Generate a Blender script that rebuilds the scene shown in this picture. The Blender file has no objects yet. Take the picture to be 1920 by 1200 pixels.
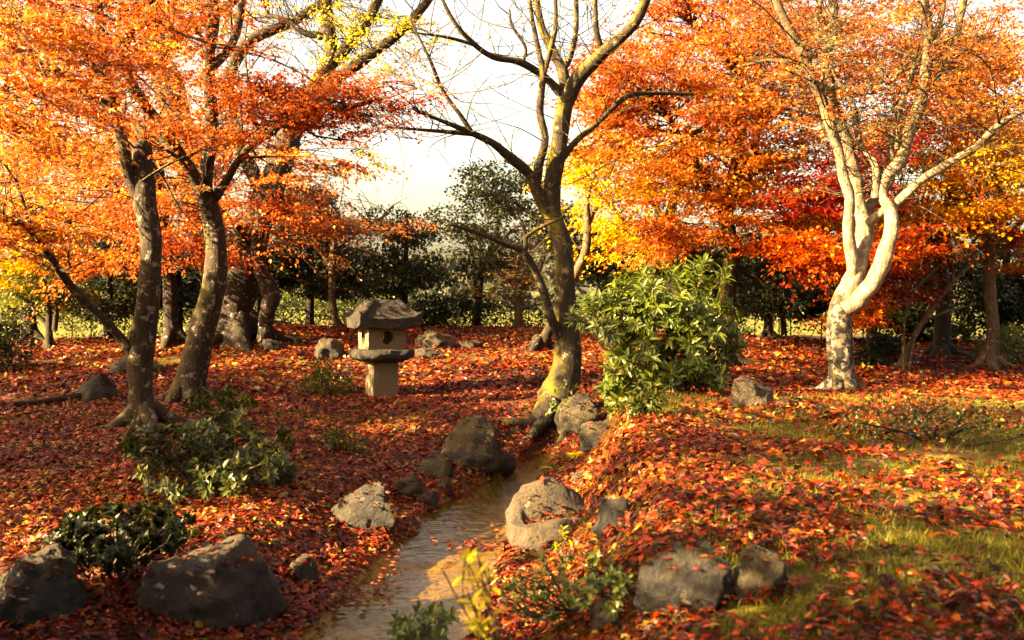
import bpy, math, random
import numpy as np
from mathutils import Vector, Matrix

SC = bpy.context.scene
COL = SC.collection
rng = np.random.default_rng(7)
random.seed(7)
R = math.radians

# ------------------------------------------------------------------ camera, sky, sun, exposure
CAMZ, FPX, HORZ = 1.55, 1867.0, 575.0
cd = bpy.data.cameras.new('camera'); cd.lens = 35; cd.sensor_width = 36
cd.clip_start = 0.05; cd.clip_end = 3000
cam = bpy.data.objects.new('camera', cd); COL.objects.link(cam)
cam.location = (0, 0, CAMZ)
cam.rotation_euler = (R(90) - math.atan(25 / FPX), 0, 0)
cd.dof.use_dof = True; cd.dof.focus_distance = 13.0; cd.dof.aperture_fstop = 2.6
SC.camera = cam

SUN_EL, SUN_AZ = 25.0, 22.0          # azimuth: degrees from -X (left) towards the camera side
wd = bpy.data.worlds.new('World'); SC.world = wd; wd.use_nodes = True
wn = wd.node_tree
sky = wn.nodes.new('ShaderNodeTexSky'); sky.sky_type = 'NISHITA'; sky.sun_disc = False
sky.sun_elevation = R(SUN_EL); sky.sun_rotation = R(270 - SUN_AZ)
sky.dust_density = 6.0; sky.ozone_density = 1.0
wn.links.new(sky.outputs[0], wn.nodes['Background'].inputs[0])
wn.nodes['Background'].inputs[1].default_value = 0.053
sd = bpy.data.lights.new('sun', 'SUN'); sd.energy = 5.0; sd.angle = R(0.5); sd.color = (1.0, 0.84, 0.60)
sun = bpy.data.objects.new('sun', sd); COL.objects.link(sun)
SDIR = Vector((-math.cos(R(SUN_EL)) * math.cos(R(SUN_AZ)), -math.cos(R(SUN_EL)) * math.sin(R(SUN_AZ)), math.sin(R(SUN_EL))))
sun.rotation_euler = SDIR.to_track_quat('Z', 'Y').to_euler(); sun.location = (-20, -8, 15)
vs = SC.view_settings
vs.view_transform = 'Standard'; vs.look = 'None'; vs.gamma = 1.0; vs.use_curve_mapping = False
vs.exposure = 3.82
vs.use_white_balance = True; vs.white_balance_temperature = 11000; vs.white_balance_tint = 12
cy = SC.cycles
cy.use_denoising = True
cy.max_bounces = 5; cy.diffuse_bounces = 3; cy.glossy_bounces = 2; cy.transmission_bounces = 4
cy.transparent_max_bounces = 6; cy.sample_clamp_indirect = 4.0
cy.caustics_reflective = False; cy.caustics_refractive = False

# ------------------------------------------------------------------ noise
def _hash(ix, iy, iz, s):
    n = (ix * 374761393 + iy * 668265263 + iz * 2147483647 + s * 1274126177) & 0xFFFFFFFF
    n = ((n ^ (n >> 13)) * 1274126177) & 0xFFFFFFFF
    n = ((n ^ (n >> 16)) * 2246822519) & 0xFFFFFFFF
    return ((n ^ (n >> 15)) & 0xFFFFFF) / float(0xFFFFFF)

def vnoise(p, s=0):
    p = np.asarray(p, float); f = np.floor(p); i = f.astype(np.int64); t = p - f
    t = t * t * (3 - 2 * t); out = np.zeros(len(p))
    for dx in (0, 1):
        for dy in (0, 1):
            for dz in (0, 1):
                w = (t[:, 0] if dx else 1 - t[:, 0]) * (t[:, 1] if dy else 1 - t[:, 1]) * (t[:, 2] if dz else 1 - t[:, 2])
                out += w * _hash(i[:, 0] + dx, i[:, 1] + dy, i[:, 2] + dz, s)
    return out * 2 - 1

def fbm(p, s=0, o=4):
    p = np.asarray(p, float); a, r = 1.0, np.zeros(len(p))
    for k in range(o):
        r += a * vnoise(p * 2.03 ** k + 17.3 * k, s + k); a *= 0.5
    return r

def sstep(a, b, x):
    t = np.clip((x - a) / (b - a), 0, 1); return t * t * (3 - 2 * t)

# ------------------------------------------------------------------ terrain
SY = [0, 3, 4.5, 6, 7.9, 9.7, 11, 12.7, 14]
SX = [-1.3, -1.1, -0.92, -0.72, -0.52, -0.32, -0.02, 0.33, 0.6]
SWD = [0.80, 0.78, 0.74, 0.68, 0.66, 0.56, 0.42, 0.30, 0.22]
WATER = -0.45
LY = [-40, 0, 5, 10, 13, 15.5, 19, 22, 25, 28, 33, 45, 70, 120, 3000]
LZ = [-0.25, -0.25, -0.22, -0.08, 0.0, 0.16, 0.38, 0.72, 1.02, 0.80, 0.50, 0.80, 1.10, 1.22, 1.22]
RY = [-40, 0, 3, 4.5, 6, 7.5, 9, 10.5, 11.7, 13, 14.5, 17, 21, 25, 30, 45, 70, 120, 3000]
RZ = [0.0, 0.0, 0.10, 0.22, 0.33, 0.41, 0.47, 0.50, 0.49, 0.38, 0.25, 0.21, 0.30, 0.50, 0.50, 0.80, 1.10, 1.22, 1.22]

def ground(x, y):
    x = np.asarray(x, float); y = np.asarray(y, float)
    xs = np.interp(y, SY, SX); w = np.interp(y, SY, SWD)
    lz = np.interp(y, LY, LZ); rz = np.interp(y, RY, RZ)
    # the mound behind the lantern sits left of centre, lower towards the far left
    lz = lz - 0.30 * sstep(-5, -11, x) * sstep(14, 24, y) * (1 - sstep(30, 40, y))
    wide = np.where(y > 13, 1.5 + (y - 13) * 0.5, 1.0)
    k = sstep(-0.3, 1.7, (x - xs) / wide)
    b = lz * (1 - k) + rz * k
    p = np.stack([x.ravel() * 0.55, y.ravel() * 0.55, np.zeros(x.size)], 1)
    b = b + (0.075 * fbm(p, 3, 2) + 0.032 * fbm(p * 3.1, 13, 2)).reshape(x.shape) * np.where(y < 60, 1, 0)
    d = np.abs(x - xs)
    fade = 1 - sstep(12.6, 14.6, y)
    bank = np.where(x < xs, 0.85, 1.0)
    ch = 1 - sstep(0, 1, (d - w) / bank)
    bottom = -0.60 + 0.25 * sstep(0.3, 1.0, d / w)
    p2 = np.stack([x.ravel() * 2.4, y.ravel() * 2.4, np.zeros(x.size)], 1)
    bottom = bottom + (0.045 * fbm(p2, 9, 2)).reshape(x.shape)
    ch = ch * fade
    return b * (1 - ch) + bottom * ch

def P(px, py, d):
    return np.array([(px - 960) / FPX * d, d, CAMZ - (py - HORZ) / FPX * d])

def g1(x, y):
    return float(ground(np.array([x]), np.array([y]))[0])

def hit(px, py, dmin=2.5, dmax=60.0):
    ds = np.exp(np.linspace(math.log(dmin), math.log(dmax), 2500))
    x = (px - 960) / FPX * ds; z = CAMZ - (py - HORZ) / FPX * ds
    u = np.nonzero(z <= ground(x, ds))[0]
    d = ds[u[0]] if len(u) else dmax
    p = P(px, py, d); p[2] = g1(p[0], p[1]); return p

# ------------------------------------------------------------------ mesh helpers
class Acc:
    def __init__(s): s.v = []; s.f = []; s.a = []; s.n = 0
    def add(s, v, f, a=None):
        v = np.asarray(v, np.float32).reshape(-1, 3); f = np.asarray(f, np.int64).reshape(-1, 3)
        s.v.append(v); s.f.append(f + s.n); s.n += len(v)
        if a is None: a = np.full(len(v), 0.5)
        elif np.isscalar(a): a = np.full(len(v), float(a))
        s.a.append(np.asarray(a, np.float32))
    def mesh(s, name, smooth=False, org=(0, 0, 0)):
        me = bpy.data.meshes.new(name)
        v = np.concatenate(s.v) - np.asarray(org, np.float32); f = np.concatenate(s.f); a = np.concatenate(s.a)
        me.vertices.add(len(v)); me.vertices.foreach_set('co', v.astype(np.float32).ravel())
        me.loops.add(f.size); me.loops.foreach_set('vertex_index', f.astype(np.int32).ravel())
        me.polygons.add(len(f)); me.polygons.foreach_set('loop_start', (np.arange(len(f)) * 3).astype(np.int32))
        me.polygons.foreach_set('use_smooth', np.full(len(f), smooth))
        at = me.attributes.new('rnd', 'FLOAT', 'POINT'); at.data.foreach_set('value', a)
        me.update(calc_edges=True)
        return me

def link(name, me, mat=None, parent=None, loc=(0, 0, 0)):
    o = bpy.data.objects.new(name, me); COL.objects.link(o)
    if mat is not None and len(me.materials) == 0: me.materials.append(mat)
    o.location = loc
    if parent is not None: o.parent = parent
    return o

def tag(o, label=None, cat=None, group=None, kind=None):
    if label: o['label'] = label
    if cat: o['category'] = cat
    if group: o['group'] = group
    if kind: o['kind'] = kind
    return o

def thing(name, label, cat, loc, group=None):
    o = bpy.data.objects.new(name, None); COL.objects.link(o); o.location = tuple(float(c) for c in loc)
    o.empty_display_size = 0.2
    return tag(o, label, cat, group)

def part(acc, name, mat, root, smooth=False, label=None, kind=None):
    if acc.n == 0: return None
    o = link(name, acc.mesh(name, smooth, root.location), mat, root)
    if label: o['label'] = label
    if kind: o['kind'] = kind
    return o

def catmull(pts, per=6):
    pts = np.asarray(pts, float)
    q = np.vstack([2 * pts[0] - pts[1], pts, 2 * pts[-1] - pts[-2]]); out = []
    for i in range(1, len(q) - 2):
        for k in range(per):
            t = k / per; a, b, c, d = q[i - 1], q[i], q[i + 1], q[i + 2]
            out.append(0.5 * (2 * b + (c - a) * t + (2 * a - 5 * b + 4 * c - d) * t * t + (3 * b - a - 3 * c + d) * t ** 3))
    out.append(q[-2]); return np.array(out)

def tube(acc, pts, rad, segs=8, lump=0.0, lf=4.0, seed=0, rnd=0.5, cap=True):
    pts = np.asarray(pts, float); rad = np.asarray(rad, float); n = len(pts)
    tan = np.gradient(pts, axis=0); tan /= np.linalg.norm(tan, axis=1, keepdims=True) + 1e-9
    up = np.array([0, 1.0, 0]) if abs(tan[0][1]) < 0.9 else np.array([1.0, 0, 0])
    us = np.zeros((n, 3)); u = up
    for i in range(n):
        u = u - tan[i] * (u @ tan[i]); u /= np.linalg.norm(u) + 1e-9; us[i] = u
    ws = np.cross(tan, us)
    th = np.linspace(0, 2 * np.pi, segs, endpoint=False)
    dirs = us[:, None] * np.cos(th)[None, :, None] + ws[:, None] * np.sin(th)[None, :, None]
    v = pts[:, None] + dirs * rad[:, None, None]
    if lump:
        nz = fbm((v * np.array([lf, lf, lf * 0.5])).reshape(-1, 3), seed, 3).reshape(n, segs)
        v = pts[:, None] + dirs * (rad[:, None] * (1 + lump * nz))[:, :, None]
    i = np.arange(n - 1)[:, None] * segs; j = np.arange(segs)[None]; k = (j + 1) % segs
    a, b, c, d = i + j, i + k, i + segs + k, i + segs + j
    f = np.concatenate([np.stack([a, b, c], -1).reshape(-1, 3), np.stack([a, c, d], -1).reshape(-1, 3)])
    vv = v.reshape(-1, 3)
    if cap:
        m = len(vv); vv = np.vstack([vv, pts[-1:] + tan[-1:] * rad[-1] * 0.4])
        e = (n - 1) * segs
        f = np.vstack([f, np.stack([e + np.arange(segs), e + (np.arange(segs) + 1) % segs, np.full(segs, m)], 1)])
    acc.add(vv, f, rnd)

# leaf templates: x = width, y = length from stalk, z = up; unit length
def _kite(fold=0.12, w=0.36, m=0.42):
    return np.array([[0, 0, 0], [-w, m, fold], [0, 1, -0.05], [w, m, fold]]), np.array([[0, 2, 1], [0, 3, 2]])
def _star3():
    v = [[0, 0, 0], [-.50, .42, -.08], [-.16, .52, .03], [0, 1, -.10], [.16, .52, .03], [.50, .42, -.08]]
    return np.array(v), np.array([[0, 2, 1], [0, 3, 2], [0, 4, 3], [0, 5, 4]])
def _maple(curl=0.12):
    tips = [(-100, .42), (-62, .72), (-30, .92), (0, 1.0), (30, .92), (62, .72), (100, .42)]
    v = [[0, 0, .02]]
    for i, (a, r) in enumerate(tips):
        t = R(a); v.append([math.sin(t) * r * .62, .28 + math.cos(t) * r * .72, -curl * r * (1 if i % 2 else 1.4)])
        if i < 6:
            t2 = R((a + tips[i + 1][0]) / 2); v.append([math.sin(t2) * .22, .28 + math.cos(t2) * .25, .03])
    f = [[0, i + 1, i] for i in range(1, len(v) - 1)]
    return np.array(v), np.array(f)
def _oval(w=0.25, fold=0.06, droop=0.1):
    v = [[0, 0, 0], [-w * .85, .3, fold], [-w * .8, .68, fold - droop * .4], [0, 1, -droop], [w * .8, .68, fold - droop * .4], [w * .85, .3, fold], [0, .5, -.02]]
    return np.array(v), np.array([[0, 6, 1], [1, 6, 2], [2, 6, 3], [3, 6, 4], [4, 6, 5], [5, 6, 0]])
KITE, STAR3, MAPLE, OVAL, LANCE = _kite(), _star3(), _maple(), _oval(), _oval(0.17, .05, .15)
BLADE = (np.array([[-.04, 0, 0], [.04, 0, 0], [-.03, .55, .02], [.03, .55, .02], [0, 1, -.12]]), np.array([[0, 1, 3], [0, 3, 2], [2, 3, 4]]))

def unit(a): return a / (np.linalg.norm(a, axis=-1, keepdims=True) + 1e-9)

def leaves(acc, c, ydir, ndir, size, rnd, tpl):
    """scatter template leaves: stalk at c, length along ydir, upper side along ndir"""
    tv, tf = tpl; n = len(c)
    if n == 0: return
    y = unit(ydir); x = unit(np.cross(y, ndir)); z = np.cross(x, y)
    s = np.asarray(size)[:, None, None]
    v = c[:, None] + s * (tv[None, :, 0:1] * x[:, None] + tv[None, :, 1:2] * y[:, None] + tv[None, :, 2:3] * z[:, None])
    f = tf[None] + (np.arange(n) * len(tv))[:, None, None]
    acc.add(v.reshape(-1, 3), f.reshape(-1, 3), np.repeat(rnd, len(tv)))

def rvec(n): return unit(rng.normal(size=(n, 3)))

# ------------------------------------------------------------------ materials
def newmat(name):
    m = bpy.data.materials.new(name); m.use_nodes = True; nt = m.node_tree; nt.nodes.clear()
    return m, nt, nt.nodes.new('ShaderNodeOutputMaterial')
def N(nt, t, **kw):
    n = nt.nodes.new(t)
    for k, v in kw.items():
        if k.startswith('i_'):
            key = k[2:].replace('_', ' ')
            n.inputs[key].default_value = v
        else: setattr(n, k, v)
    return n
def ramp(nt, fac, stops, interp='LINEAR'):
    r = nt.nodes.new('ShaderNodeValToRGB'); cr = r.color_ramp; cr.interpolation = interp
    while len(cr.elements) < len(stops): cr.elements.new(0.5)
    for e, (p, c) in zip(cr.elements, stops):
        e.position = p; e.color = (*c, 1) if len(c) == 3 else c
    nt.links.new(fac, r.inputs[0]); return r.outputs[0]
def mixc(nt, fac, a, b):
    m = nt.nodes.new('ShaderNodeMix'); m.data_type = 'RGBA'
    for s, v in ((0, fac), (6, a), (7, b)):
        if hasattr(v, 'links'): nt.links.new(v, m.inputs[s])
        else: m.inputs[s].default_value = (*v, 1) if isinstance(v, tuple) else v
    return m.outputs[2]
def noise(nt, scale, detail=4, rough=0.55, vec=None, obj=True):
    n = N(nt, 'ShaderNodeTexNoise'); n.inputs['Scale'].default_value = scale
    n.inputs['Detail'].default_value = detail; n.inputs['Roughness'].default_value = rough
    if vec is None:
        tc = N(nt, 'ShaderNodeNewGeometry'); vec = tc.outputs['Position']
    nt.links.new(vec, n.inputs['Vector']); return n.outputs['Fac']
def bump(nt, h, st=0.4, dist=0.02):
    b = N(nt, 'ShaderNodeBump'); b.inputs['Strength'].default_value = st; b.inputs['Distance'].default_value = dist
    nt.links.new(h, b.inputs['Height']); return b.outputs[0]

def dim(nt, c, k):
    kk = k if isinstance(k, tuple) else (k, k, k)
    m = nt.nodes.new('ShaderNodeMix'); m.data_type = 'RGBA'; m.blend_type = 'MULTIPLY'; m.inputs[0].default_value = 1
    nt.links.new(c, m.inputs[6]); m.inputs[7].default_value = (*kk, 1); return m.outputs[2]

def leafmat(name, stops, trans=0.5, rough=0.5, spec=0.25, k=.74):
    m, nt, out = newmat(name)
    at = N(nt, 'ShaderNodeAttribute', attribute_name='rnd')
    c = dim(nt, ramp(nt, at.outputs['Fac'], stops), k)
    b = N(nt, 'ShaderNodeBsdfPrincipled'); b.inputs['Roughness'].default_value = rough
    b.inputs['Specular IOR Level'].default_value = spec
    nt.links.new(c, b.inputs['Base Color'])
    t = N(nt, 'ShaderNodeBsdfTranslucent'); nt.links.new(c, t.inputs['Color'])
    mx = N(nt, 'ShaderNodeMixShader'); mx.inputs[0].default_value = trans
    nt.links.new(b.outputs[0], mx.inputs[1]); nt.links.new(t.outputs[0], mx.inputs[2])
    nt.links.new(mx.outputs[0], out.inputs[0]); return m

L_ORANGE = leafmat('leaf_orange', [(0, (.36, .045, .012)), (.3, (.53, .098, .024)), (.6, (.63, .165, .034)), (.85, (.66, .26, .045)), (1, (.62, .40, .07))])
L_RED = leafmat('leaf_red', [(0, (.20, .008, .006)), (.4, (.50, .030, .010)), (.75, (.66, .085, .016)), (1, (.72, .22, .03))])
L_CRIMSON = leafmat('leaf_crimson', [(0, (.10, .003, .006)), (.5, (.30, .008, .010)), (.85, (.52, .020, .015)), (1, (.62, .06, .02))])
L_GOLD = leafmat('leaf_gold', [(0, (.60, .14, .015)), (.35, (.70, .27, .022)), (.7, (.72, .40, .035)), (1, (.58, .46, .06))])
L_LIME = leafmat('leaf_lime', [(0, (.32, .26, .03)), (.5, (.48, .40, .045)), (1, (.60, .42, .05))])
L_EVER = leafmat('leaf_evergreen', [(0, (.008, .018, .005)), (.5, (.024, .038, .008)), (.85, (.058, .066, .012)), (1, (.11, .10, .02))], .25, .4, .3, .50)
L_OLIVE = leafmat('leaf_olive', [(0, (.06, .075, .015)), (.5, (.13, .15, .025)), (1, (.27, .25, .045))], .4, .4, .4)
L_BUSH = leafmat('leaf_bush', [(0, (.04, .075, .010)), (.5, (.105, .155, .018)), (.85, (.20, .23, .03)), (1, (.32, .28, .045))], .35, .36, .35, .50)
L_CAM = leafmat('leaf_camellia', [(0, (.020, .040, .006)), (.5, (.062, .090, .012)), (.9, (.15, .165, .022)), (1, (.28, .21, .03))], .2, .36, .35, .42)
L_YEL = leafmat('leaf_yellow', [(0, (.34, .38, .03)), (.5, (.62, .55, .04)), (1, (.80, .52, .04))], .45, .4, .4)
L_FALL = leafmat('leaf_fallen', [(0, (.022, .006, .003)), (.25, (.085, .011, .005)), (.5, (.30, .019, .005)), (.72, (.47, .060, .008)), (.90, (.50, .16, .014)), (1, (.42, .27, .05))], .12, .5, .25, .40)
L_GRASS = leafmat('grass_blade', [(0, (.03, .036, .005)), (.5, (.11, .11, .010)), (.85, (.24, .20, .018)), (1, (.34, .25, .03))], .35, .5, .25, .62)

def barkmat(name, dark, mid, light, moss=0.4, lichen=0.35, mosscol=(.16, .14, .015), scale=1.0, blotch=0.0, lcol=(.42, .40, .33)):
    m, nt, out = newmat(name)
    geo = N(nt, 'ShaderNodeNewGeometry')
    mp = N(nt, 'ShaderNodeMapping'); mp.inputs['Scale'].default_value = (1, 1, .28); nt.links.new(geo.outputs['Position'], mp.inputs[0])
    n1 = noise(nt, 26 * scale, 6, .65, mp.outputs[0]); n2 = noise(nt, 5 * scale, 4, .6)
    n3 = noise(nt, 9 * scale, 5, .7); n4 = noise(nt, 3.1 * scale, 4, .6)
    c = ramp(nt, n1, [(.30, dark), (.52, mid), (.75, light)])
    c = mixc(nt, ramp(nt, n2, [(.35, (0, 0, 0)), (.7, (.55, .55, .55))]), c, dark)
    if lichen > 0:
        c = mixc(nt, ramp(nt, n3, [(.62 - .12 * lichen, (0, 0, 0)), (.65 - .12 * lichen, (1, 1, 1))]), c, lcol)
    if blotch > 0:
        n5 = noise(nt, 9, 6, .68)
        c = mixc(nt, ramp(nt, n5, [(.455, (0, 0, 0)), (.50, (blotch,) * 3)]), c, (.012, .0095, .007) if name != 'bark_white' else (.10, .07, .04))
    if name == 'bark_white':       # shade on the upper limbs is painted in as brown, growing with height
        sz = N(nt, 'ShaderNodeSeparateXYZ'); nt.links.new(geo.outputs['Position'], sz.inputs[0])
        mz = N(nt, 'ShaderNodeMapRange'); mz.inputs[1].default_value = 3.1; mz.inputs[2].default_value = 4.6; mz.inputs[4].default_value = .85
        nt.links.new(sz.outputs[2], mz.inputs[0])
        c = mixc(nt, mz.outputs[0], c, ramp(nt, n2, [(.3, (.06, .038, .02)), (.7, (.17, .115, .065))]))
    if moss > 0:
        vd = N(nt, 'ShaderNodeVectorMath', operation='DOT_PRODUCT'); nt.links.new(geo.outputs['Normal'], vd.inputs[0]); vd.inputs[1].default_value = (-.75, .1, .65)
        ma = N(nt, 'ShaderNodeMath', operation='MULTIPLY_ADD'); nt.links.new(vd.outputs['Value'], ma.inputs[0]); ma.inputs[1].default_value = .20; nt.links.new(n4, ma.inputs[2])
        c = mixc(nt, ramp(nt, ma.outputs[0], [(.68 - .22 * moss, (0, 0, 0)), (.80 - .20 * moss, (.9, .9, .9))]), c, mosscol)
    c = dim(nt, c, .54)
    b = N(nt, 'ShaderNodeBsdfPrincipled'); b.inputs['Roughness'].default_value = .85
    b.inputs['Specular IOR Level'].default_value = .25
    nt.links.new(c, b.inputs['Base Color'])
    nt.links.new(bump(nt, n1, .9, .03), b.inputs['Normal'])
    nt.links.new(b.outputs[0], out.inputs[0]); return m

B_BROWN = barkmat('bark_brown', (.014, .009, .005), (.042, .027, .014), (.095, .066, .038), .55, .42, (.075, .062, .008), lcol=(.24, .22, .17))
B_DARK = barkmat('bark_dark', (.010, .006, .004), (.025, .016, .009), (.055, .038, .022), .2, .05, (.05, .04, .006))
B_MOSS = barkmat('bark_mossy', (.012, .008, .004), (.036, .024, .012), (.085, .058, .03), .66, .2, (.115, .092, .006), lcol=(.20, .18, .12))
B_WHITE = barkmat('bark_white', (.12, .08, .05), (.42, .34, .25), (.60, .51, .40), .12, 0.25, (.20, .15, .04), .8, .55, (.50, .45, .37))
B_WHITEB = barkmat('bark_white_blotched', (.10, .075, .05), (.24, .19, .14), (.36, .30, .23), .3, .5, (.08, .062, .02), .8, .95, (.40, .37, .31))
B_TAN = barkmat('bark_tan', (.06, .038, .02), (.14, .092, .052), (.23, .165, .10), .25, .15, (.08, .065, .01))

def rockmat(name, c1, c2, c3, moss=0.3, lichen=0.4, mosscol=(.10, .088, .014)):
    m, nt, out = newmat(name)
    tc = N(nt, 'ShaderNodeNewGeometry')
    n1 = noise(nt, 7, 7, .65); n2 = noise(nt, 42, 5, .7); n3 = noise(nt, 10, 6, .75); n4 = noise(nt, 4.5, 5, .65)
    c = ramp(nt, n1, [(.30, c1), (.5, c2), (.72, c3)])
    c = mixc(nt, ramp(nt, n2, [(.35, (.5, .5, .5)), (.6, (0, 0, 0))]), c, c1)
    if lichen:
        c = mixc(nt, ramp(nt, n3, [(.665 - .12 * lichen, (0, 0, 0)), (.69 - .12 * lichen, (.85, .85, .85))]), c, (.20, .175, .11))
    n7 = noise(nt, 5.5, 5, .6); c = mixc(nt, ramp(nt, n7, [(.655, (0, 0, 0)), (.67, (.95, .95, .95))]), c, (.62, .58, .47))
    n6 = noise(nt, 18, 6, .75); c = mixc(nt, ramp(nt, n6, [(.40, (.85, .85, .85)), (.50, (0, 0, 0))]), c, tuple(q * .45 for q in c1))
    if moss:
        sx = N(nt, 'ShaderNodeSeparateXYZ'); nt.links.new(tc.outputs['Normal'], sx.inputs[0])
        ad = N(nt, 'ShaderNodeMath', operation='MULTIPLY_ADD'); nt.links.new(sx.outputs[2], ad.inputs[0]); ad.inputs[1].default_value = .28
        nt.links.new(n4, ad.inputs[2])
        c = mixc(nt, ramp(nt, ad.outputs[0], [(.80 - .35 * moss, (0, 0, 0)), (.90 - .35 * moss, (.92, .92, .92))]), c, mosscol)
    c = dim(nt, c, (.36, .30, .21) if name in ('rock_pale', 'rock_brown') else (.21, .17, .115))
    b = N(nt, 'ShaderNodeBsdfPrincipled'); b.inputs['Roughness'].default_value = .8
    nt.links.new(c, b.inputs['Base Color'])
    h = N(nt, 'ShaderNodeMath', operation='ADD'); nt.links.new(n1, h.inputs[0]); nt.links.new(n2, h.inputs[1])
    nt.links.new(bump(nt, h.outputs[0], 1.0, .05), b.inputs['Normal'])
    nt.links.new(b.outputs[0], out.inputs[0]); return m
K_BROWN = rockmat('rock_brown', (.016, .012, .007), (.05, .037, .021), (.11, .082, .05), .62, .45, (.10, .085, .012))
K_DARK = rockmat('rock_dark', (.008, .006, .004), (.022, .017, .010), (.045, .035, .022), .4, .15, (.04, .033, .006))
K_MOSSY = rockmat('rock_mossy', (.012, .009, .005), (.036, .026, .014), (.08, .058, .032), .95, .3, (.13, .11, .012))
K_PALE = rockmat('rock_pale', (.06, .046, .03), (.15, .118, .078), (.25, .205, .145), .35, .4, (.045, .035, .008))
K_SLAB = rockmat('rock_big', (.009, .007, .004), (.028, .021, .012), (.058, .043, .025), .45, .40)

# ------------------------------------------------------------------ the ground
def axis(breaks):
    out = []
    for a, b, s in breaks: out.append(np.arange(a, b, s))
    return np.concatenate(out)
gx = axis([(-900, -100, 80), (-100, -30, 7), (-30, -12, 1.0), (-12, -4, .25), (-4, 4, .075), (4, 12, .25), (12, 30, 1.0), (30, 100, 7), (100, 901, 80)])
gy = axis([(-30, 0, 2), (0, 2, .5), (2, 14, .085), (14, 34, .28), (34, 60, 1.5), (60, 140, 8), (140, 1900, 110)])
X, Y = np.meshgrid(gx, gy); Z = ground(X, Y)
acc = Acc(); nx, ny = len(gx), len(gy)
i = np.arange(ny - 1)[:, None] * nx; j = np.arange(nx - 1)[None]
a, b, c, d = i + j, i + j + 1, i + nx + j + 1, i + nx + j
acc.add(np.stack([X, Y, Z], -1).reshape(-1, 3), np.concatenate([np.stack([a, b, c], -1).reshape(-1, 3), np.stack([a, c, d], -1).reshape(-1, 3)]))
gm, nt, out = newmat('ground_litter')
geo = N(nt, 'ShaderNodeNewGeometry')
vo = N(nt, 'ShaderNodeTexVoronoi'); vo.inputs['Scale'].default_value = 17; nt.links.new(geo.outputs['Position'], vo.inputs['Vector'])
sep = N(nt, 'ShaderNodeSeparateColor'); nt.links.new(vo.outputs['Color'], sep.inputs[0])
litter = ramp(nt, sep.outputs[0], [(0, (.02, .004, .003)), (.3, (.07, .007, .004)), (.55, (.15, .016, .006)), (.78, (.22, .045, .009)), (1, (.28, .11, .02))])
soil = ramp(nt, noise(nt, 5, 6, .7), [(.3, (.018, .011, .006)), (.7, (.06, .035, .015))])
mossc = ramp(nt, noise(nt, 30, 5, .7), [(.3, (.04, .040, .005)), (.7, (.26, .21, .016))])
c = mixc(nt, ramp(nt, noise(nt, 24, 4, .6), [(.42, (0, 0, 0)), (.56, (1, 1, 1))]), soil, litter)
sx = N(nt, 'ShaderNodeSeparateXYZ'); nt.links.new(geo.outputs['Position'], sx.inputs[0])
mp = N(nt, 'ShaderNodeMapping'); mp.inputs['Scale'].default_value = (.45, .9, 1); nt.links.new(geo.outputs['Position'], mp.inputs[0])
mn = noise(nt, 1.1, 5, .62, mp.outputs[0])
rb = N(nt, 'ShaderNodeMapRange'); rb.inputs[1].default_value = -0.2; rb.inputs[2].default_value = 1.4; rb.inputs[3].default_value = 0; rb.inputs[4].default_value = .20
nt.links.new(sx.outputs[0], rb.inputs[0])
fr = N(nt, 'ShaderNodeMapRange'); fr.inputs[1].default_value = 9; fr.inputs[2].default_value = 16; fr.inputs[3].default_value = 1; fr.inputs[4].default_value = 0
nt.links.new(sx.outputs[1], fr.inputs[0])
mu = N(nt, 'ShaderNodeMath', operation='MULTIPLY_ADD'); nt.links.new(rb.outputs[0], mu.inputs[0]); nt.links.new(fr.outputs[0], mu.inputs[1]); nt.links.new(mn, mu.inputs[2])
c = mixc(nt, ramp(nt, mu.outputs[0], [(.53, (0, 0, 0)), (.60, (.9, .9, .9))]), c, mossc)
# the stream bed is sand and silt, the open field beyond the hedge is grass
bed = N(nt, 'ShaderNodeMapRange'); bed.inputs[1].default_value = -.47; bed.inputs[2].default_value = -.36; bed.inputs[3].default_value = 1; bed.inputs[4].default_value = 0
nt.links.new(sx.outputs[2], bed.inputs[0])
sand = ramp(nt, noise(nt, 11, 6, .7), [(.35, (.22, .12, .03)), (.5, (.55, .34, .085)), (.68, (.75, .50, .14))])
c = mixc(nt, bed.outputs[0], c, sand)
fl = N(nt, 'ShaderNodeMapRange'); fl.inputs[1].default_value = 31; fl.inputs[2].default_value = 36
nt.links.new(sx.outputs[1], fl.inputs[0])
field = ramp(nt, noise(nt, .5, 4, .6), [(.3, (.09, .105, .014)), (.7, (.19, .18, .026))])
c = mixc(nt, fl.outputs[0], c, field)
c = dim(nt, c, .50)
b_ = N(nt, 'ShaderNodeBsdfPrincipled'); b_.inputs['Roughness'].default_value = .9; b_.inputs['Specular IOR Level'].default_value = .2
nt.links.new(c, b_.inputs['Base Color'])
nt.links.new(bump(nt, noise(nt, 34, 5, .7), 1.0, .035), b_.inputs['Normal']); nt.links.new(b_.outputs[0], out.inputs[0])
GROUND = tag(link('ground', acc.mesh('ground', True), gm), 'rolling ground covered with red fallen leaves, moss and thin grass', None, None, 'structure')

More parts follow.
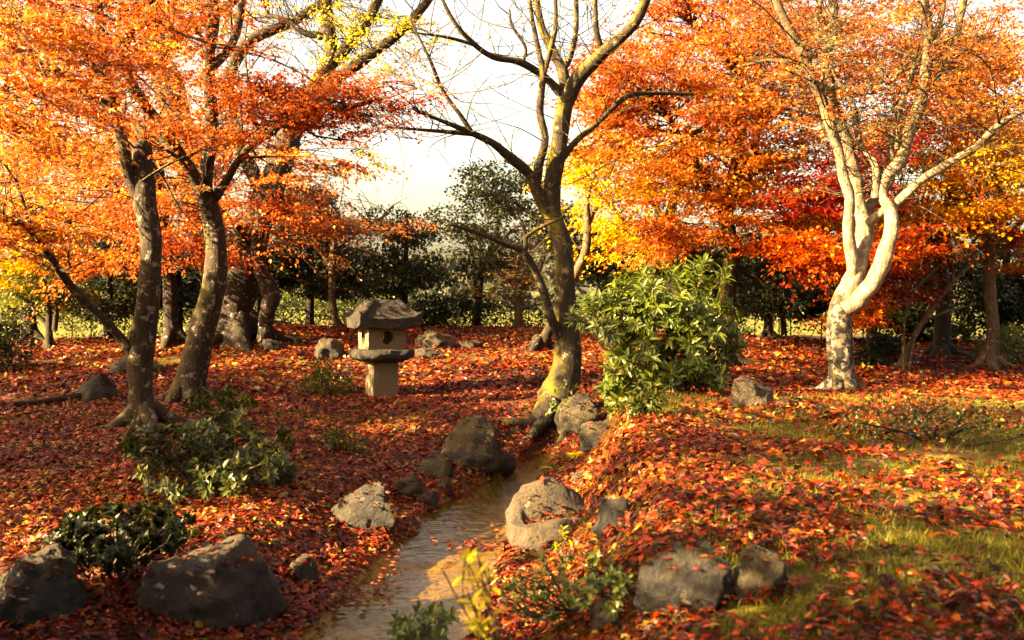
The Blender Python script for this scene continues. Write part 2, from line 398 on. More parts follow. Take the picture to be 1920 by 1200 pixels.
# stream water
acc = Acc()
wy = np.arange(1.0, 13.6, .06); ns = 26
xs = np.interp(wy, SY, SX); hw = np.interp(wy, SY, SWD) + 0.55
U = np.linspace(-1, 1, ns); WX = xs[:, None] + hw[:, None] * U[None]; WY = np.repeat(wy[:, None], ns, 1)
WZ = WATER + 0.003 * fbm(np.stack([WX.ravel() * 7, WY.ravel() * 11, WX.ravel() * 0], 1), 5, 3).reshape(WX.shape)
step = 0.035 * sstep(7.35, 7.75, WY); WZ = WZ + step      # a low riffle above the near pool
i = np.arange(len(wy) - 1)[:, None] * ns; j = np.arange(ns - 1)[None]
a, b, c, d = i + j, i + j + 1, i + ns + j + 1, i + ns + j
acc.add(np.stack([WX, WY, WZ], -1).reshape(-1, 3), np.concatenate([np.stack([a, b, c], -1).reshape(-1, 3), np.stack([a, c, d], -1).reshape(-1, 3)]))
wm, nt, out = newmat('stream_water')
tr = N(nt, 'ShaderNodeBsdfTransparent'); tr.inputs[0].default_value = (.97, .90, .74, 1)
gl = N(nt, 'ShaderNodeBsdfGlossy'); gl.inputs['Roughness'].default_value = .06
geo = N(nt, 'ShaderNodeNewGeometry'); mp = N(nt, 'ShaderNodeMapping'); mp.inputs['Scale'].default_value = (1, 1.7, 1); nt.links.new(geo.outputs['Position'], mp.inputs[0])
bn = bump(nt, noise(nt, 9, 3, .55, mp.outputs[0]), .18, .04)
nt.links.new(bn, gl.inputs['Normal'])
fr = N(nt, 'ShaderNodeFresnel'); fr.inputs[0].default_value = 1.33; mx = N(nt, 'ShaderNodeMixShader'); fm = N(nt, 'ShaderNodeMath', operation='MULTIPLY'); fm.inputs[1].default_value = .72; nt.links.new(fr.outputs[0], fm.inputs[0]); nt.links.new(fm.outputs[0], mx.inputs[0]); nt.links.new(tr.outputs[0], mx.inputs[1]); nt.links.new(gl.outputs[0], mx.inputs[2])
nt.links.new(mx.outputs[0], out.inputs[0])
tag(link('stream_water', acc.mesh('stream_water', True), wm), 'shallow rippling stream reflecting pale sky', None, None, 'structure')

# ------------------------------------------------------------------ trees
class Tree:
    """trunk and limbs as tapered tubes, sprays of leaves carried on forking twigs"""
    def __init__(s, name, label, cat, base, bark, limbbark=None, group=None):
        s.base = np.array(base, float); s.root = thing(name, label, cat, base, group)
        s.bark = bark; s.lb = limbbark or bark; s.sk = []; s.tw = Acc(); s.d0 = base[1]
        s.crowns = {}
    def px(s, pts):
        """(px, py, half width px, depth offset) -> points, radii"""
        q = [P(a, b, s.d0 + dd) for a, b, r, dd in pts]; rr = [r / FPX * (s.d0 + dd) for a, b, r, dd in pts]
        return q, rr
    def trunk(s, pts, rad, name='trunk', mat=None, segs=12, lump=.10, roots=5, flare=1.5, lf=4.0):
        pts = [np.array(p, float) for p in pts]; rad = list(rad)
        if roots:
            pts[0][2] = s.base[2] + .02
            b = pts[0].copy(); b[2] -= .3
            lo = pts[0] + (pts[1] - pts[0]) * .12
            pts = [b, pts[0], lo] + pts[1:]; rad = [rad[0] * flare * 1.25, rad[0] * flare, rad[0] * 1.1] + rad[1:]
        c = catmull(pts, 6); r = catmull(np.stack([rad, rad, rad], 1), 6)[:, 0]
        a = Acc(); tube(a, c, np.maximum(r, .004), segs, lump, lf, int(abs(c[0][0] * 97)) % 91)
        for k in range(roots):
            th = k / roots * 6.283 + rng.uniform(-.4, .4); r0 = rad[1]
            L = r0 * rng.uniform(1.6, 3.0); o = pts[1]
            e = o + np.array([math.cos(th), math.sin(th), 0]) * (r0 * .3)
            q = [e + np.array([0, 0, r0 * .9])]
            for t in (.35, .7, 1.0):
                w = o + np.array([math.cos(th + .2 * t), math.sin(th + .2 * t), 0]) * (r0 * .5 + L * t)
                w[2] = g1(w[0], w[1]) + r0 * .28 * (1 - t) - .05 * t; q.append(w)
            tube(a, catmull(q, 4), np.linspace(r0 * .5, r0 * .10, 13), 7, .15, 6, k)
        part(a, name, mat or s.bark, s.root, True)
        s.sk.append(np.concatenate([c, r[:, None]], 1)); return c
    def limb(s, pts, rad, mat=None, segs=8, lump=.10, name='limb'):
        c = catmull(pts, 6); r = catmull(np.stack([rad, rad, rad], 1), 6)[:, 0]
        a = Acc(); tube(a, c, np.maximum(r, .003), segs, lump, 6, int(abs(c[0][2] * 91)) % 83)
        part(a, name, mat or s.lb, s.root, True)
        s.sk.append(np.concatenate([c, r[:, None]], 1)); return c
    def skel(s): return np.concatenate(s.sk)
    def sidetwigs(s, n, L=(.5, 1.6), up=.5, minz=1.6, r=.010, maxr=.13):
        sk = s.skel(); sk = sk[(sk[:, 2] > minz) & (sk[:, 3] < maxr)]
        for k in range(n):
            b = sk[rng.integers(len(sk))]; l = rng.uniform(*L)
            d = unit(rng.normal(size=3) * np.array([1, 1, .6]) + np.array([0, 0, up]))
            p = [b[:3]]; 
            for q in range(3):
                d = unit(d + rng.normal(size=3) * .28 + np.array([0, 0, .06])); p.append(p[-1] + d * l / 3)
            rr = min(r, b[3] * .7) * rng.uniform(.6, 1.1)
            tube(s.tw, catmull(p, 2), np.linspace(rr, .0025, 7), 4, rnd=.4)
            for m in range(3):
                o = p[rng.integers(1, 4)]; d2 = unit(d + rng.normal(size=3) * .6); l2 = l * rng.uniform(.25, .5)
                tube(s.tw, [o, o + d2 * l2 * .5, o + unit(d2 + rng.normal(size=3) * .2) * l2], [rr * .45, rr * .35, .002], 3, rnd=.4)
    def spray(s, c, Rr, nl, size, mat, tpl, bias=0.0, reach=4.0, flat=.10, twig=True, skn=None):
        nl = int(nl * .95); Rr = Rr * 1.15; flat = flat * .8
        sk = skn if skn is not None else s.skel()
        dd = np.linalg.norm(sk[:, :3] - c, axis=1) + .6 * np.maximum(0, sk[:, 2] - c[2]); m = dd.argmin(); a = sk[m, :3]
        out = c - a; out[2] *= .3; out = unit(out + rng.normal(size=3) * np.array([.25, .25, 0]) + 1e-6)
        if twig and dd[m] < reach:
            mid = (a + c) / 2 + rng.normal(size=3) * .12 * np.linalg.norm(c - a) + np.array([0, 0, .10 * dd[m]])
            tube(s.tw, catmull([a, mid, c], 3), np.linspace(min(.016, max(.006, sk[m, 3] * .5)), .005, 7), 3, rnd=.4, cap=False)
        tilt = rng.normal(size=2) * .22
        nt = 9; ang0 = math.atan2(out[1], out[0]); start = c - out * Rr * .8
        tips = []
        for k in range(nt):
            th = ang0 + rng.uniform(-1.25, 1.25); l = Rr * rng.uniform(.9, 1.9) * (1 - .3 * abs(th - ang0))
            e = start + np.array([math.cos(th) * l, math.sin(th) * l, rng.normal() * flat * Rr - .06 * l + l * (tilt[0] * math.cos(th) + tilt[1] * math.sin(th))])
            mdp = (start + e) / 2 + rng.normal(size=3) * .05 * Rr + np.array([0, 0, .05 * Rr])
            tips.append((mdp, e))
            if twig and k < 6: tube(s.tw, [start, mdp, e], [.005, .004, .0018], 3, rnd=.4, cap=False)
        k = rng.integers(nt, size=nl); t = rng.uniform(.12, 1.05, nl)
        M = np.array([q[0] for q in tips])[k]; E = np.array([q[1] for q in tips])[k]
        p = (1 - t)[:, None] ** 2 * start + (2 * t * (1 - t))[:, None] * M + (t ** 2)[:, None] * E
        jit = rng.normal(size=(nl, 3)) * np.array([.11, .11, flat * .55]) * Rr
        p = p + jit
        yd = unit(E - start) + rng.normal(size=(nl, 3)) * .6 + np.array([0, 0, -.35])
        nd = np.array([0, 0, 1.0]) + rng.normal(size=(nl, 3)) * .45
        r0 = rng.normal() * .12 + bias
        rn = np.clip(.5 + r0 + rng.normal(size=nl) * .16, 0, 1)
        acc = s.crowns.setdefault(mat.name, (Acc(), mat))[0]
        leaves(acc, p, yd, nd, size * rng.uniform(.65, 1.25, nl), rn, tpl)
    def pads(s, regs, mat, size, tpl, nl=130, reach=4.0, flat=.10, twig=True):
        """regs: (cx, cy, rx, ry, d0, d1, count, radius, bias) in picture units at real depths"""
        skn = s.skel()[::2]
        for cx, cy, rx, ry, d0, d1, n, Rr, bias in regs:
            for k in range(int(n * 1.22 + .5)):
                th = rng.uniform(0, 6.283); q = math.sqrt(rng.uniform())
                c = P(cx + math.cos(th) * q * rx, cy + math.sin(th) * q * ry, rng.uniform(d0, d1))
                if c[2] < g1(c[0], c[1]) + .25: continue
                s.spray(c, Rr * rng.uniform(.7, 1.3), int(nl * rng.uniform(.7, 1.3)), size, mat, tpl, bias, reach, flat, twig, skn)
    def canopy(s, c, rad, n, Rr, nl, mat, size, tpl, bias=0, flat=.12, shell=.35, reach=4.0):
        skn = s.skel()[::2]
        for k in range(n):
            v = rvec(1)[0]; q = rng.uniform(shell, 1) ** .6
            p = np.array(c) + v * np.array(rad) * q
            s.spray(p, Rr * rng.uniform(.7, 1.3), nl, size, mat, tpl, bias, reach, flat, True, skn)
    def done(s, twmat=None, names='crown'):
        if s.tw.n: part(s.tw, 'twigs', twmat or s.lb, s.root, kind='stuff')
        for a, m in s.crowns.values(): part(a, names, m, s.root)
        return s.root

def tree_from_px(name, label, cat, bx, by, bark, d=None, limbbark=None, group=None):
    b = hit(bx, by) if d is None else P(bx, by, d)
    b[2] = g1(b[0], b[1])
    return Tree(name, label, cat, b, bark, limbbark, group)

FRONT = 'maples framing the lantern'
# --- left front maple with the broken stub
t = tree_from_px('maple_tree', 'lichen-spotted maple with a snapped stub and long side limb, beside the dark log', 'tree', 272, 800, B_BROWN, group=FRONT)
t.trunk(*t.px([(272, 800, 24, 0), (262, 740, 22, .0), (264, 660, 24, 0), (278, 560, 21, 0), (283, 450, 19, 0), (272, 380, 21, 0), (270, 320, 19, 0), (268, 268, 17, .0)]), segs=14)
t.limb(*t.px([(270, 390, 14, 0), (245, 330, 12, -.1), (230, 260, 11, -.3), (215, 190, 10, -.6), (195, 120, 9, -.9), (190, 40, 8, -1.2), (180, -60, 7, -1.4)]))
t.limb(*t.px([(258, 700, 13, 0), (238, 650, 9, -.1), (195, 600, 8.5, -.3), (140, 545, 8, -.6), (100, 490, 7, -.9), (70, 445, 6, -1.2), (30, 415, 4, -1.5), (-40, 395, 3, -1.8)]))
t.limb(*t.px([(215, 200, 7, -.6), (170, 180, 6, -1.2), (110, 140, 6, -2.2), (50, 100, 5, -3.2), (-40, 60, 5, -4)]))
t.limb(*t.px([(222, 215, 6, -.4), (160, 175, 5, -1.0), (80, 165, 4, -2.0), (-30, 170, 4, -3.0)]))
t.limb(*t.px([(205, 160, 6, -.7), (150, 90, 5, -1.6), (90, 30, 5, -2.6), (40, -40, 5, -3.4)]))
t.limb(*t.px([(192, 100, 6, -.9), (250, 60, 5, -1.4), (300, -20, 4, -2.0)]))
t.sidetwigs(60, (.4, 1.2)); t.sidetwigs(26, (.9, 2.0), r=.024)
t.pads([(110, 120, 190, 130, 7.5, 12.5, 34, .50, .05), (60, 260, 120, 120, 9.5, 12.5, 16, .5, .15), (60, 420, 110, 60, 11, 13, 12, .5, .1),
        (230, 30, 160, 80, 10, 13, 14, .55, -.15), (20, 30, 120, 80, 7.5, 11, 12, .5, .1)], L_ORANGE, .062, STAR3, 150)
t.canopy((-5.4, 14.4, 7.4), (3.2, 1.9, 1.3), 34, .75, 90, L_ORANGE, .10, KITE)
t.done()

# --- second front maple, forked at head height
t = tree_from_px('maple_tree', 'curved maple trunk forking into a vertical and two slanting limbs, left of the lantern', 'tree', 352, 748, B_BROWN, group=FRONT)
t.trunk(*t.px([(352, 748, 28, 0), (362, 690, 26, 0), (382, 610, 24, 0), (402, 530, 21, 0), (406, 450, 19, 0), (392, 385, 19, 0)]), segs=14, flare=1.2)
t.limb(*t.px([(396, 410, 16, 0), (386, 340, 14, -.1), (398, 260, 13, -.2), (396, 180, 12, -.3), (392, 110, 12, -.4), (402, 40, 11, -.5), (398, -60, 10, -.6)]))
t.limb(*t.px([(398, 420, 15, 0), (370, 340, 12, -.3), (335, 285, 11, -.6), (290, 220, 10.5, -1.0), (250, 160, 9.5, -1.5), (232, 110, 9, -1.9), (250, 50, 8, -2.3), (268, -40, 7, -2.6)]))
t.limb(*t.px([(398, 380, 10, 0), (425, 340, 8, -.2), (455, 290, 7, -.5), (490, 262, 7, -.8), (515, 245, 6.5, -1.0), (535, 215, 6, -1.2), (575, 200, 5, -1.5), (640, 205, 4, -1.8), (720, 185, 3, -2.1)]))
t.limb(*t.px([(453, 295, 5, -.5), (449, 268, 5, -.55), (446, 250, 5, -.6), (475, 248, 5, -.7), (512, 248, 5, -.95)]), name='limb')
t.limb(*t.px([(396, 130, 10, -.4), (430, 95, 9, -.2), (448, 50, 8, 0), (462, -30, 7, .1)]))
t.limb(*t.px([(330, 290, 6, -.6), (290, 255, 5, -.4), (255, 235, 5, -.2), (215, 215, 4, 0), (140, 200, 3, .3)]))
t.limb(*t.px([(246, 140, 6, -1.6), (225, 90, 5, -1.5), (226, 40, 4, -1.5), (240, -40, 4, -1.5)]))
t.sidetwigs(70, (.5, 1.6)); t.sidetwigs(26, (1.0, 2.2), r=.026)
t.pads([(560, 165, 130, 55, 12.8, 15.5, 22, .55, -.22), (650, 225, 150, 32, 13, 15.5, 14, .5, -.3), (470, 215, 110, 70, 13, 16, 14, .55, -.05),
        (330, 170, 150, 90, 13, 17, 16, .6, -.05), (330, 40, 200, 60, 12, 17, 14, .6, -.15), (200, 300, 160, 100, 13.5, 17, 16, .6, .0)], L_ORANGE, .062, STAR3, 150)
t.canopy((-3.8, 16.0, 8.4), (3.2, 3.0, 1.2), 42, .75, 90, L_ORANGE, .10, KITE)
t.done()

# --- old gnarled tree with split trunk behind
BACKM = 'maples behind the lantern clearing'
t = tree_from_px('gnarled_tree', 'old gnarled tree with a massive dark split trunk and flared roots, behind the forked maple', 'tree', 450, 655, B_DARK, d=22.0)
t.trunk(*t.px([(450, 655, 42, 0), (440, 600, 32, 0), (452, 540, 29, .1), (470, 460, 30, .1), (492, 390, 27, .2), (515, 330, 24, .2), (545, 260, 22, .3)]), segs=16, lump=.25, lf=2.5, roots=5, flare=1.15)
t.trunk(*t.px([(490, 650, 17, -.4), (500, 590, 14, -.5), (508, 550, 15, -.5), (488, 505, 12, -.5), (484, 450, 13, -.4), (500, 400, 14, -.2), (520, 350, 13, 0)]), segs=10, lump=.25, roots=0)
t.limb(*t.px([(545, 260, 20, .3), (575, 200, 18, .4), (600, 150, 16, .6), (622, 110, 14, .8), (616, 50, 12, 1), (608, -40, 11, 1.2)]), mat=B_MOSS)
t.limb(*t.px([(620, 125, 12, .8), (655, 85, 11, .8), (690, 40, 10, .8), (730, -40, 9, .8)]), mat=B_MOSS)
t.limb(*t.px([(600, 170, 12, .6), (680, 115, 11, .4), (740, 70, 10, .2), (790, 20, 9, 0), (830, -40, 8, 0)]), mat=B_MOSS)
t.limb(*t.px([(500, 380, 14, .2), (440, 240, 13, .6), (430, 150, 12, 1), (470, 80, 11, 1.2), (545, 45, 9, 1.4), (605, 8, 8, 1.6), (650, -40, 7, 1.8)]))
t.limb(*t.px([(470, 460, 8, -.2), (450, 430, 6, -.5), (420, 400, 5, -.9), (400, 385, 4, -1.2)]))
t.limb(*t.px([(606, 70, 8, 1), (570, 62, 6, 1), (540, 40, 5, 1), (500, 30, 4, 1.2)]))
t.sidetwigs(150, (.8, 2.6), r=.014, maxr=.24, minz=3.5)
t.pads([(470, 330, 130, 130, 20, 25, 26, .8, .0), (600, 330, 90, 60, 20, 24, 9, .7, .0), (560, 420, 70, 50, 20, 24, 6, .7, -.1)], L_ORANGE, 0.091, KITE, 150)
t.pads([(720, 80, 110, 80, 20, 25, 16, .7, .1), (660, 30, 120, 60, 20, 25, 12, .7, .1), (590, 20, 100, 40, 21, 25, 6, .7, .1), (680, 300, 50, 40, 22, 25, 5, .5, .3)], L_LIME, 0.085, KITE, 60)
t.canopy((-4.5, 22.0, 11.0), (4.2, 3.5, 1.6), 50, .9, 90, L_ORANGE, .12, KITE)
t.done()

# --- mossy lean trunk in the upper left
t = tree_from_px('mossy_tree', 'thick moss-covered trunk leaning left, high among orange leaves at upper left', 'tree', 425, 640, B_MOSS, d=25.0)
t.trunk(*t.px([(425, 640, 28, 0), (400, 500, 27, 0), (360, 330, 26, 0), (318, 160, 25, 0), (285, 60, 24, 0), (265, -60, 22, 0)]), segs=12, lump=.2)
t.limb(*t.px([(300, 110, 12, 0), (350, 60, 10, .2), (420, 20, 9, .4), (480, -30, 7, .5)]))
t.sidetwigs(40, (.8, 2.2), maxr=.3, minz=4)
t.pads([(330, 60, 60, 70, 23, 26, 10, .6, .2), (440, 50, 60, 60, 24, 27, 6, .6, .3)], L_LIME, 0.085, KITE, 110)
t.done()

# --- bright orange maples behind left
t = tree_from_px('maple_tree', 'orange maple with its thin dark trunk hidden behind the broken-stub maple', 'tree', 322, 625, B_DARK, d=23.0, group=BACKM)
t.trunk(*t.px([(322, 625, 15, 0), (318, 540, 13, 0), (310, 440, 12, 0), (300, 330, 10, 0), (290, 220, 8, 0)]), roots=3)
t.limb(*t.px([(312, 450, 8, 0), (250, 380, 6, 0), (170, 330, 5, .3), (90, 300, 4, .5)]))
t.limb(*t.px([(305, 380, 8, 0), (350, 320, 6, 0), (400, 280, 5, .3), (450, 260, 4, .5)]))
t.sidetwigs(40); t.sidetwigs(30, (1.2, 2.8), r=.03)
t.pads([(150, 330, 170, 80, 19, 25, 34, .85, .05), (330, 290, 140, 80, 20, 26, 26, .85, .0), (300, 400, 170, 50, 19, 25, 18, .8, -.1), (170, 460, 190, 45, 18, 24, 22, .75, -.05),
        (340, 460, 120, 40, 19, 24, 10, .7, -.2), (80, 240, 110, 80, 19, 25, 14, .8, .1)], L_ORANGE, 0.095, KITE, 150)
t.done()
t = tree_from_px('maple_tree', 'golden maple at the far left edge above the sunlit hedge', 'tree', 60, 640, B_DARK, d=25.0, group=BACKM)
t.trunk(*t.px([(60, 640, 12, 0), (50, 540, 11, 0), (60, 430, 9, 0), (40, 330, 7, 0)]), roots=3)
t.limb(*t.px([(55, 480, 7, 0), (110, 420, 5, 0), (180, 390, 4, 0)]))
t.limb(*t.px([(55, 450, 7, 0), (0, 400, 5, 0), (-60, 370, 4, 0)]))
t.pads([(60, 410, 140, 90, 22, 27, 24, .85, .0), (20, 520, 90, 40, 20, 26, 8, .7, -.1), (-40, 300, 120, 150, 20, 27, 14, .9, 0)], L_GOLD, 0.098, KITE, 140)
t.done()
# --- twiggy pinkish maple over the evergreens, centre left
t = tree_from_px('maple_tree', 'thinning pink-orange maple in front of the dark evergreen left of the lantern roof', 'tree', 628, 605, B_TAN, d=25.0, group=BACKM)
t.trunk(*t.px([(628, 605, 8, 0), (622, 540, 7, 0), (625, 470, 6, 0), (635, 400, 4, 0)]), roots=2)
t.limb(*t.px([(622, 500, 4, 0), (580, 450, 3, 0), (540, 420, 3, 0)]))
t.limb(*t.px([(625, 470, 4, 0), (680, 430, 3, 0), (730, 400, 2, 0)]))
t.sidetwigs(60, (.8, 2.0), minz=2)
t.pads([(620, 430, 90, 40, 22, 25, 13, .7, .0), (740, 425, 60, 30, 22, 24.5, 6, .6, .1), (590, 380, 70, 40, 22, 25, 6, .7, .1)], L_ORANGE, 0.079, KITE, 80)
t.done()

# --- central mossy tree
t = tree_from_px('mossy_tree', 'moss-covered curved tree with spreading bare limbs, rooted beside the stream head', 'tree', 1042, 772, B_MOSS, group=FRONT)
t.trunk(*t.px([(1008, 806, 14, -.4), (1022, 782, 27, -.3), (1042, 748, 33, -.1), (1061, 700, 27, 0), (1066, 650, 21, 0), (1060, 590, 18.5, 0), (1060, 520, 19, 0), (1055, 455, 17.5, 0), (1033, 395, 16.5, 0), (1040, 310, 16, 0), (1052, 240, 16, 0), (1062, 185, 16, 0)]), segs=16, lump=.24, flare=1.0, roots=0)
for q in ([(1040, 760, 22, -.3), (1012, 775, 15, -.5), (1000, 795, 10, -.7), (996, 812, 5, -.8)], [(1040, 755, 20, -.3), (1000, 752, 12, -.4), (960, 748, 8, -.5), (935, 752, 4, -.5)],
          [(1060, 760, 18, -.3), (1066, 790, 12, -.6), (1048, 815, 8, -1.0)], [(1060, 750, 18, 0), (1095, 765, 10, 0), (1130, 775, 6, .1)]):
    qp, qr = t.px(q)
    for m in range(1, len(qp)): qp[m][2] = g1(qp[m][0], qp[m][1]) + qr[m] * .55
    t.limb(qp, qr, name='root', lump=.3, mat=B_DARK)
t.limb(*t.px([(1060, 195, 15, 0), (1082, 150, 14, -.1), (1120, 110, 13, -.3), (1160, 75, 11, -.5), (1195, 35, 10, -.7), (1225, -40, 8, -.9)]))
t.limb(*t.px([(1058, 200, 13, 0), (1056, 140, 11, .1), (1035, 95, 9, .2), (1015, 50, 7, .3), (998, -40, 6, .4)]))
t.limb(*t.px([(1054, 135, 6, .1), (1070, 105, 5, .1), (1080, 50, 5, .2), (1078, -40, 4, .2)]))
t.limb(*t.px([(1050, 175, 9, 0), (1020, 145, 7, -.1), (975, 118, 7, -.3), (925, 108, 6, -.5), (890, 85, 5, -.7), (850, 40, 4, -.9), (810, -40, 3, -1)]))
t.limb(*t.px([(890, 86, 4, -.7), (840, 72, 3, -.9), (770, 62, 2, -1.1)]))
t.limb(*t.px([(980, 120, 4, -.3), (985, 90, 3, -.3), (960, 50, 3, -.3), (955, 20, 2, -.3)]))
t.limb(*t.px([(1030, 400, 15, 0), (1008, 360, 12, -.1), (990, 325, 10, -.2), (955, 295, 9, -.4), (925, 270, 7, -.6), (880, 248, 6, -.8), (830, 228, 4, -1.0), (780, 208, 3, -1.2)]))
t.limb(*t.px([(895, 253, 5, -.7), (840, 248, 4, -.8), (800, 245, 3, -.9), (740, 240, 2, -1)]))
t.limb(*t.px([(885, 250, 5, -.8), (862, 215, 4, -.9), (830, 170, 4, -1.0), (805, 110, 3, -1.2), (770, 40, 2, -1.3)]))
t.limb(*t.px([(1005, 350, 9, -.1), (1012, 305, 8, -.2), (1022, 260, 7, -.3), (1012, 210, 7, -.3), (1018, 140, 6, -.3), (1008, 90, 5, -.3), (995, 20, 4, -.3), (990, -40, 4, -.3)]))
t.limb(*t.px([(1018, 145, 5, -.3), (1032, 95, 5, -.3), (1042, 40, 4, -.3), (1038, -40, 3, -.3)]))
t.limb(*t.px([(1055, 640, 10, 0), (1035, 600, 9, -.2), (1020, 550, 8, -.3), (1000, 500, 7, -.4), (980, 472, 6, -.5), (940, 455, 5, -.7), (890, 435, 4, -.9), (840, 420, 3, -1.1)]))
t.limb(*t.px([(985, 478, 5, -.5), (985, 440, 4, -.5), (978, 415, 3, -.5)]))
t.limb(*t.px([(985, 445, 4, -.5), (1010, 428, 3.5, -.6), (1060, 405, 3, -.8)]))
t.limb(*t.px([(1052, 300, 7, 0), (1080, 265, 6, .2), (1120, 232, 5, .4), (1175, 182, 5, .7), (1230, 176, 4, 1.0), (1300, 178, 3, 1.3)]))
t.limb(*t.px([(1130, 100, 6, -.3), (1118, 60, 5, -.4), (1115, 0, 4, -.5), (1112, -50, 4, -.5)]))
t.sidetwigs(170, (.5, 1.8), r=.009, maxr=.16, minz=2.6)
t.pads([(820, 130, 100, 60, 11.5, 13.5, 4, .5, .0), (760, 230, 90, 40, 11.5, 13, 4, .45, -.2)], L_ORANGE, .05, STAR3, 40)
t.done()

t = tree_from_px('slender_tree', 'slender leaning tree with a pale upper stem, just behind the mossy trunk', 'tree', 1014, 655, B_DARK, limbbark=B_TAN)
t.trunk(*t.px([(1014, 655, 14, 0), (1028, 620, 9.5, -.1), (1046, 580, 8, -.3), (1066, 540, 8, -.6)]), roots=3, lump=.15)
t.limb(*t.px([(1060, 552, 8, -.5), (1086, 500, 8, -.8), (1100, 460, 8, -1.0), (1101, 415, 6.5, -1.1), (1102, 370, 5, -1.2), (1118, 320, 4, -1.3), (1150, 270, 3, -1.3)]), lump=.15)
t.limb(*t.px([(1101, 430, 5, -1.1), (1112, 400, 4, -1.0), (1125, 385, 3, -.9)]))
t.sidetwigs(24, (.4, 1.4), minz=2.4, r=.007)
t.done()

# --- white barked tree on the right
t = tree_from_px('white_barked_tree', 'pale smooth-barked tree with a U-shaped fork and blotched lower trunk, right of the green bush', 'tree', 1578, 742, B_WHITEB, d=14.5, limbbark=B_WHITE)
t.trunk(*t.px([(1580, 742, 26, 0), (1577, 690, 24, 0), (1575, 640, 24, 0), (1574, 595, 22, 0), (1582, 562, 20, 0), (1592, 535, 14, 0)]), segs=16, lump=.08, flare=1.05, roots=5)
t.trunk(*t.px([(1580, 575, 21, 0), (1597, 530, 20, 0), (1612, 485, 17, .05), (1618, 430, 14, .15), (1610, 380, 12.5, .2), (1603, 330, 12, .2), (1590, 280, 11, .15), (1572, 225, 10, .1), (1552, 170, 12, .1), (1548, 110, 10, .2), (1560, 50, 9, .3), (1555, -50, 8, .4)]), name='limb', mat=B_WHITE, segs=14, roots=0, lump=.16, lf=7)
t.limb(*t.px([(1584, 578, 17, -.1), (1612, 560, 16, -.2), (1640, 525, 15, -.25), (1658, 480, 15, -.3), (1670, 435, 14, -.3), (1668, 395, 12, -.25), (1652, 365, 10, -.2), (1662, 330, 10, -.2), (1690, 300, 12, -.2), (1700, 260, 11, -.2), (1722, 200, 11, -.3), (1735, 130, 10, -.4), (1738, 60, 9, -.5), (1720, -50, 8, -.6)]), segs=14, lump=.17)
t.limb(*t.px([(1600, 540, 9, .0), (1597, 485, 11, -.1), (1590, 430, 10.5, -.2), (1592, 370, 10, -.25), (1580, 330, 9.5, -.25), (1570, 280, 10, -.25), (1555, 235, 10, -.3), (1540, 190, 9, -.3), (1522, 150, 9, -.4), (1500, 95, 9, -.5), (1470, 40, 8, -.6), (1440, -30, 7, -.7)]), segs=12, lump=.16)
t.limb(*t.px([(1625, 420, 10, 0), (1650, 400, 9, -.1), (1690, 372, 9, -.2), (1730, 335, 8, -.4), (1780, 305, 8, -.6), (1830, 275, 7, -.8), (1870, 235, 6, -1), (1940, 195, 5, -1.2)]), segs=10)
t.limb(*t.px([(1612, 500, 11, .2), (1628, 440, 10, .3), (1625, 390, 10, .4), (1655, 360, 9, .4), (1672, 320, 8, .4), (1668, 270, 7, .4), (1690, 190, 6, .4), (1720, 110, 5, .4)]))
t.limb(*t.px([(1640, 372, 8, -.2), (1640, 310, 7, -.2), (1610, 270, 6, -.1), (1598, 200, 6, 0), (1570, 150, 5, 0), (1545, 100, 4, .1)]))
t.limb(*t.px([(1730, 170, 8, -.3), (1770, 130, 7, -.3), (1790, 70, 7, -.4), (1810, -20, 6, -.5)]))
t.limb(*t.px([(1736, 90, 7, -.4), (1760, 40, 6, -.3), (1770, -40, 5, -.2)]))
t.limb(*t.px([(1548, 200, 6, -.3), (1500, 130, 5, 0), (1450, 115, 4, .3), (1390, 125, 3, .6)]), mat=B_BROWN)
t.limb(*t.px([(1680, 280, 5, -.2), (1682, 240, 4, -.2), (1672, 160, 4, -.1), (1700, 120, 3, 0)]))
t.limb(*t.px([(1550, 120, 6, .2), (1530, 60, 5, .4), (1540, -20, 4, .6)]))
t.sidetwigs(300, (.5, 2.1), r=.009, maxr=.12, minz=3.2)
t.pads([(1640, 140, 220, 110, 12.5, 16, 22, .55, -.05), (1560, 40, 260, 60, 12, 16.5, 12, .55, .0), (1820, 110, 120, 90, 12, 15, 8, .5, .05)], L_ORANGE, .05, STAR3, 60)
t.pads([(1700, 170, 230, 120, 14.5, 18, 22, .6, .1), (1500, 60, 130, 70, 14.5, 18, 12, .6, -.1)], L_ORANGE, .07, KITE, 90)
t.canopy((5.2, 14.5, 7.6), (3.4, 3.0, 1.3), 42, .75, 80, L_ORANGE, .09, KITE)
t.done(B_BROWN)

# --- maples behind on the right
t = tree_from_px('maple_tree', 'tall orange-red maple with a mossy trunk behind the green bush', 'tree', 1352, 640, B_MOSS, d=20.0, group=BACKM)
t.trunk(*t.px([(1352, 640, 20, 0), (1362, 560, 17, 0), (1372, 480, 15, 0), (1360, 400, 15, 0), (1382, 310, 14, 0), (1386, 220, 12, 0), (1384, 150, 11, 0), (1390, 110, 9, 0)]), roots=4)
t.limb(*t.px([(1384, 150, 8, 0), (1360, 110, 6, 0), (1330, 80, 5, .2), (1290, 40, 4, .4)]))
t.limb(*t.px([(1386, 140, 8, 0), (1420, 100, 7, 0), (1440, 60, 6, 0), (1450, -20, 5, 0)]))
t.limb(*t.px([(1365, 390, 9, 0), (1400, 340, 8, .3), (1418, 260, 7, .5), (1425, 180, 5, .6)]))
t.limb(*t.px([(1365, 420, 8, 0), (1320, 340, 7, 0), (1300, 300, 6, -.2), (1270, 250, 5, -.4), (1240, 200, 4, -.6)]))
t.limb(*t.px([(1300, 480, 8, .5), (1345, 470, 7, .2), (1372, 450, 7, 0)]))
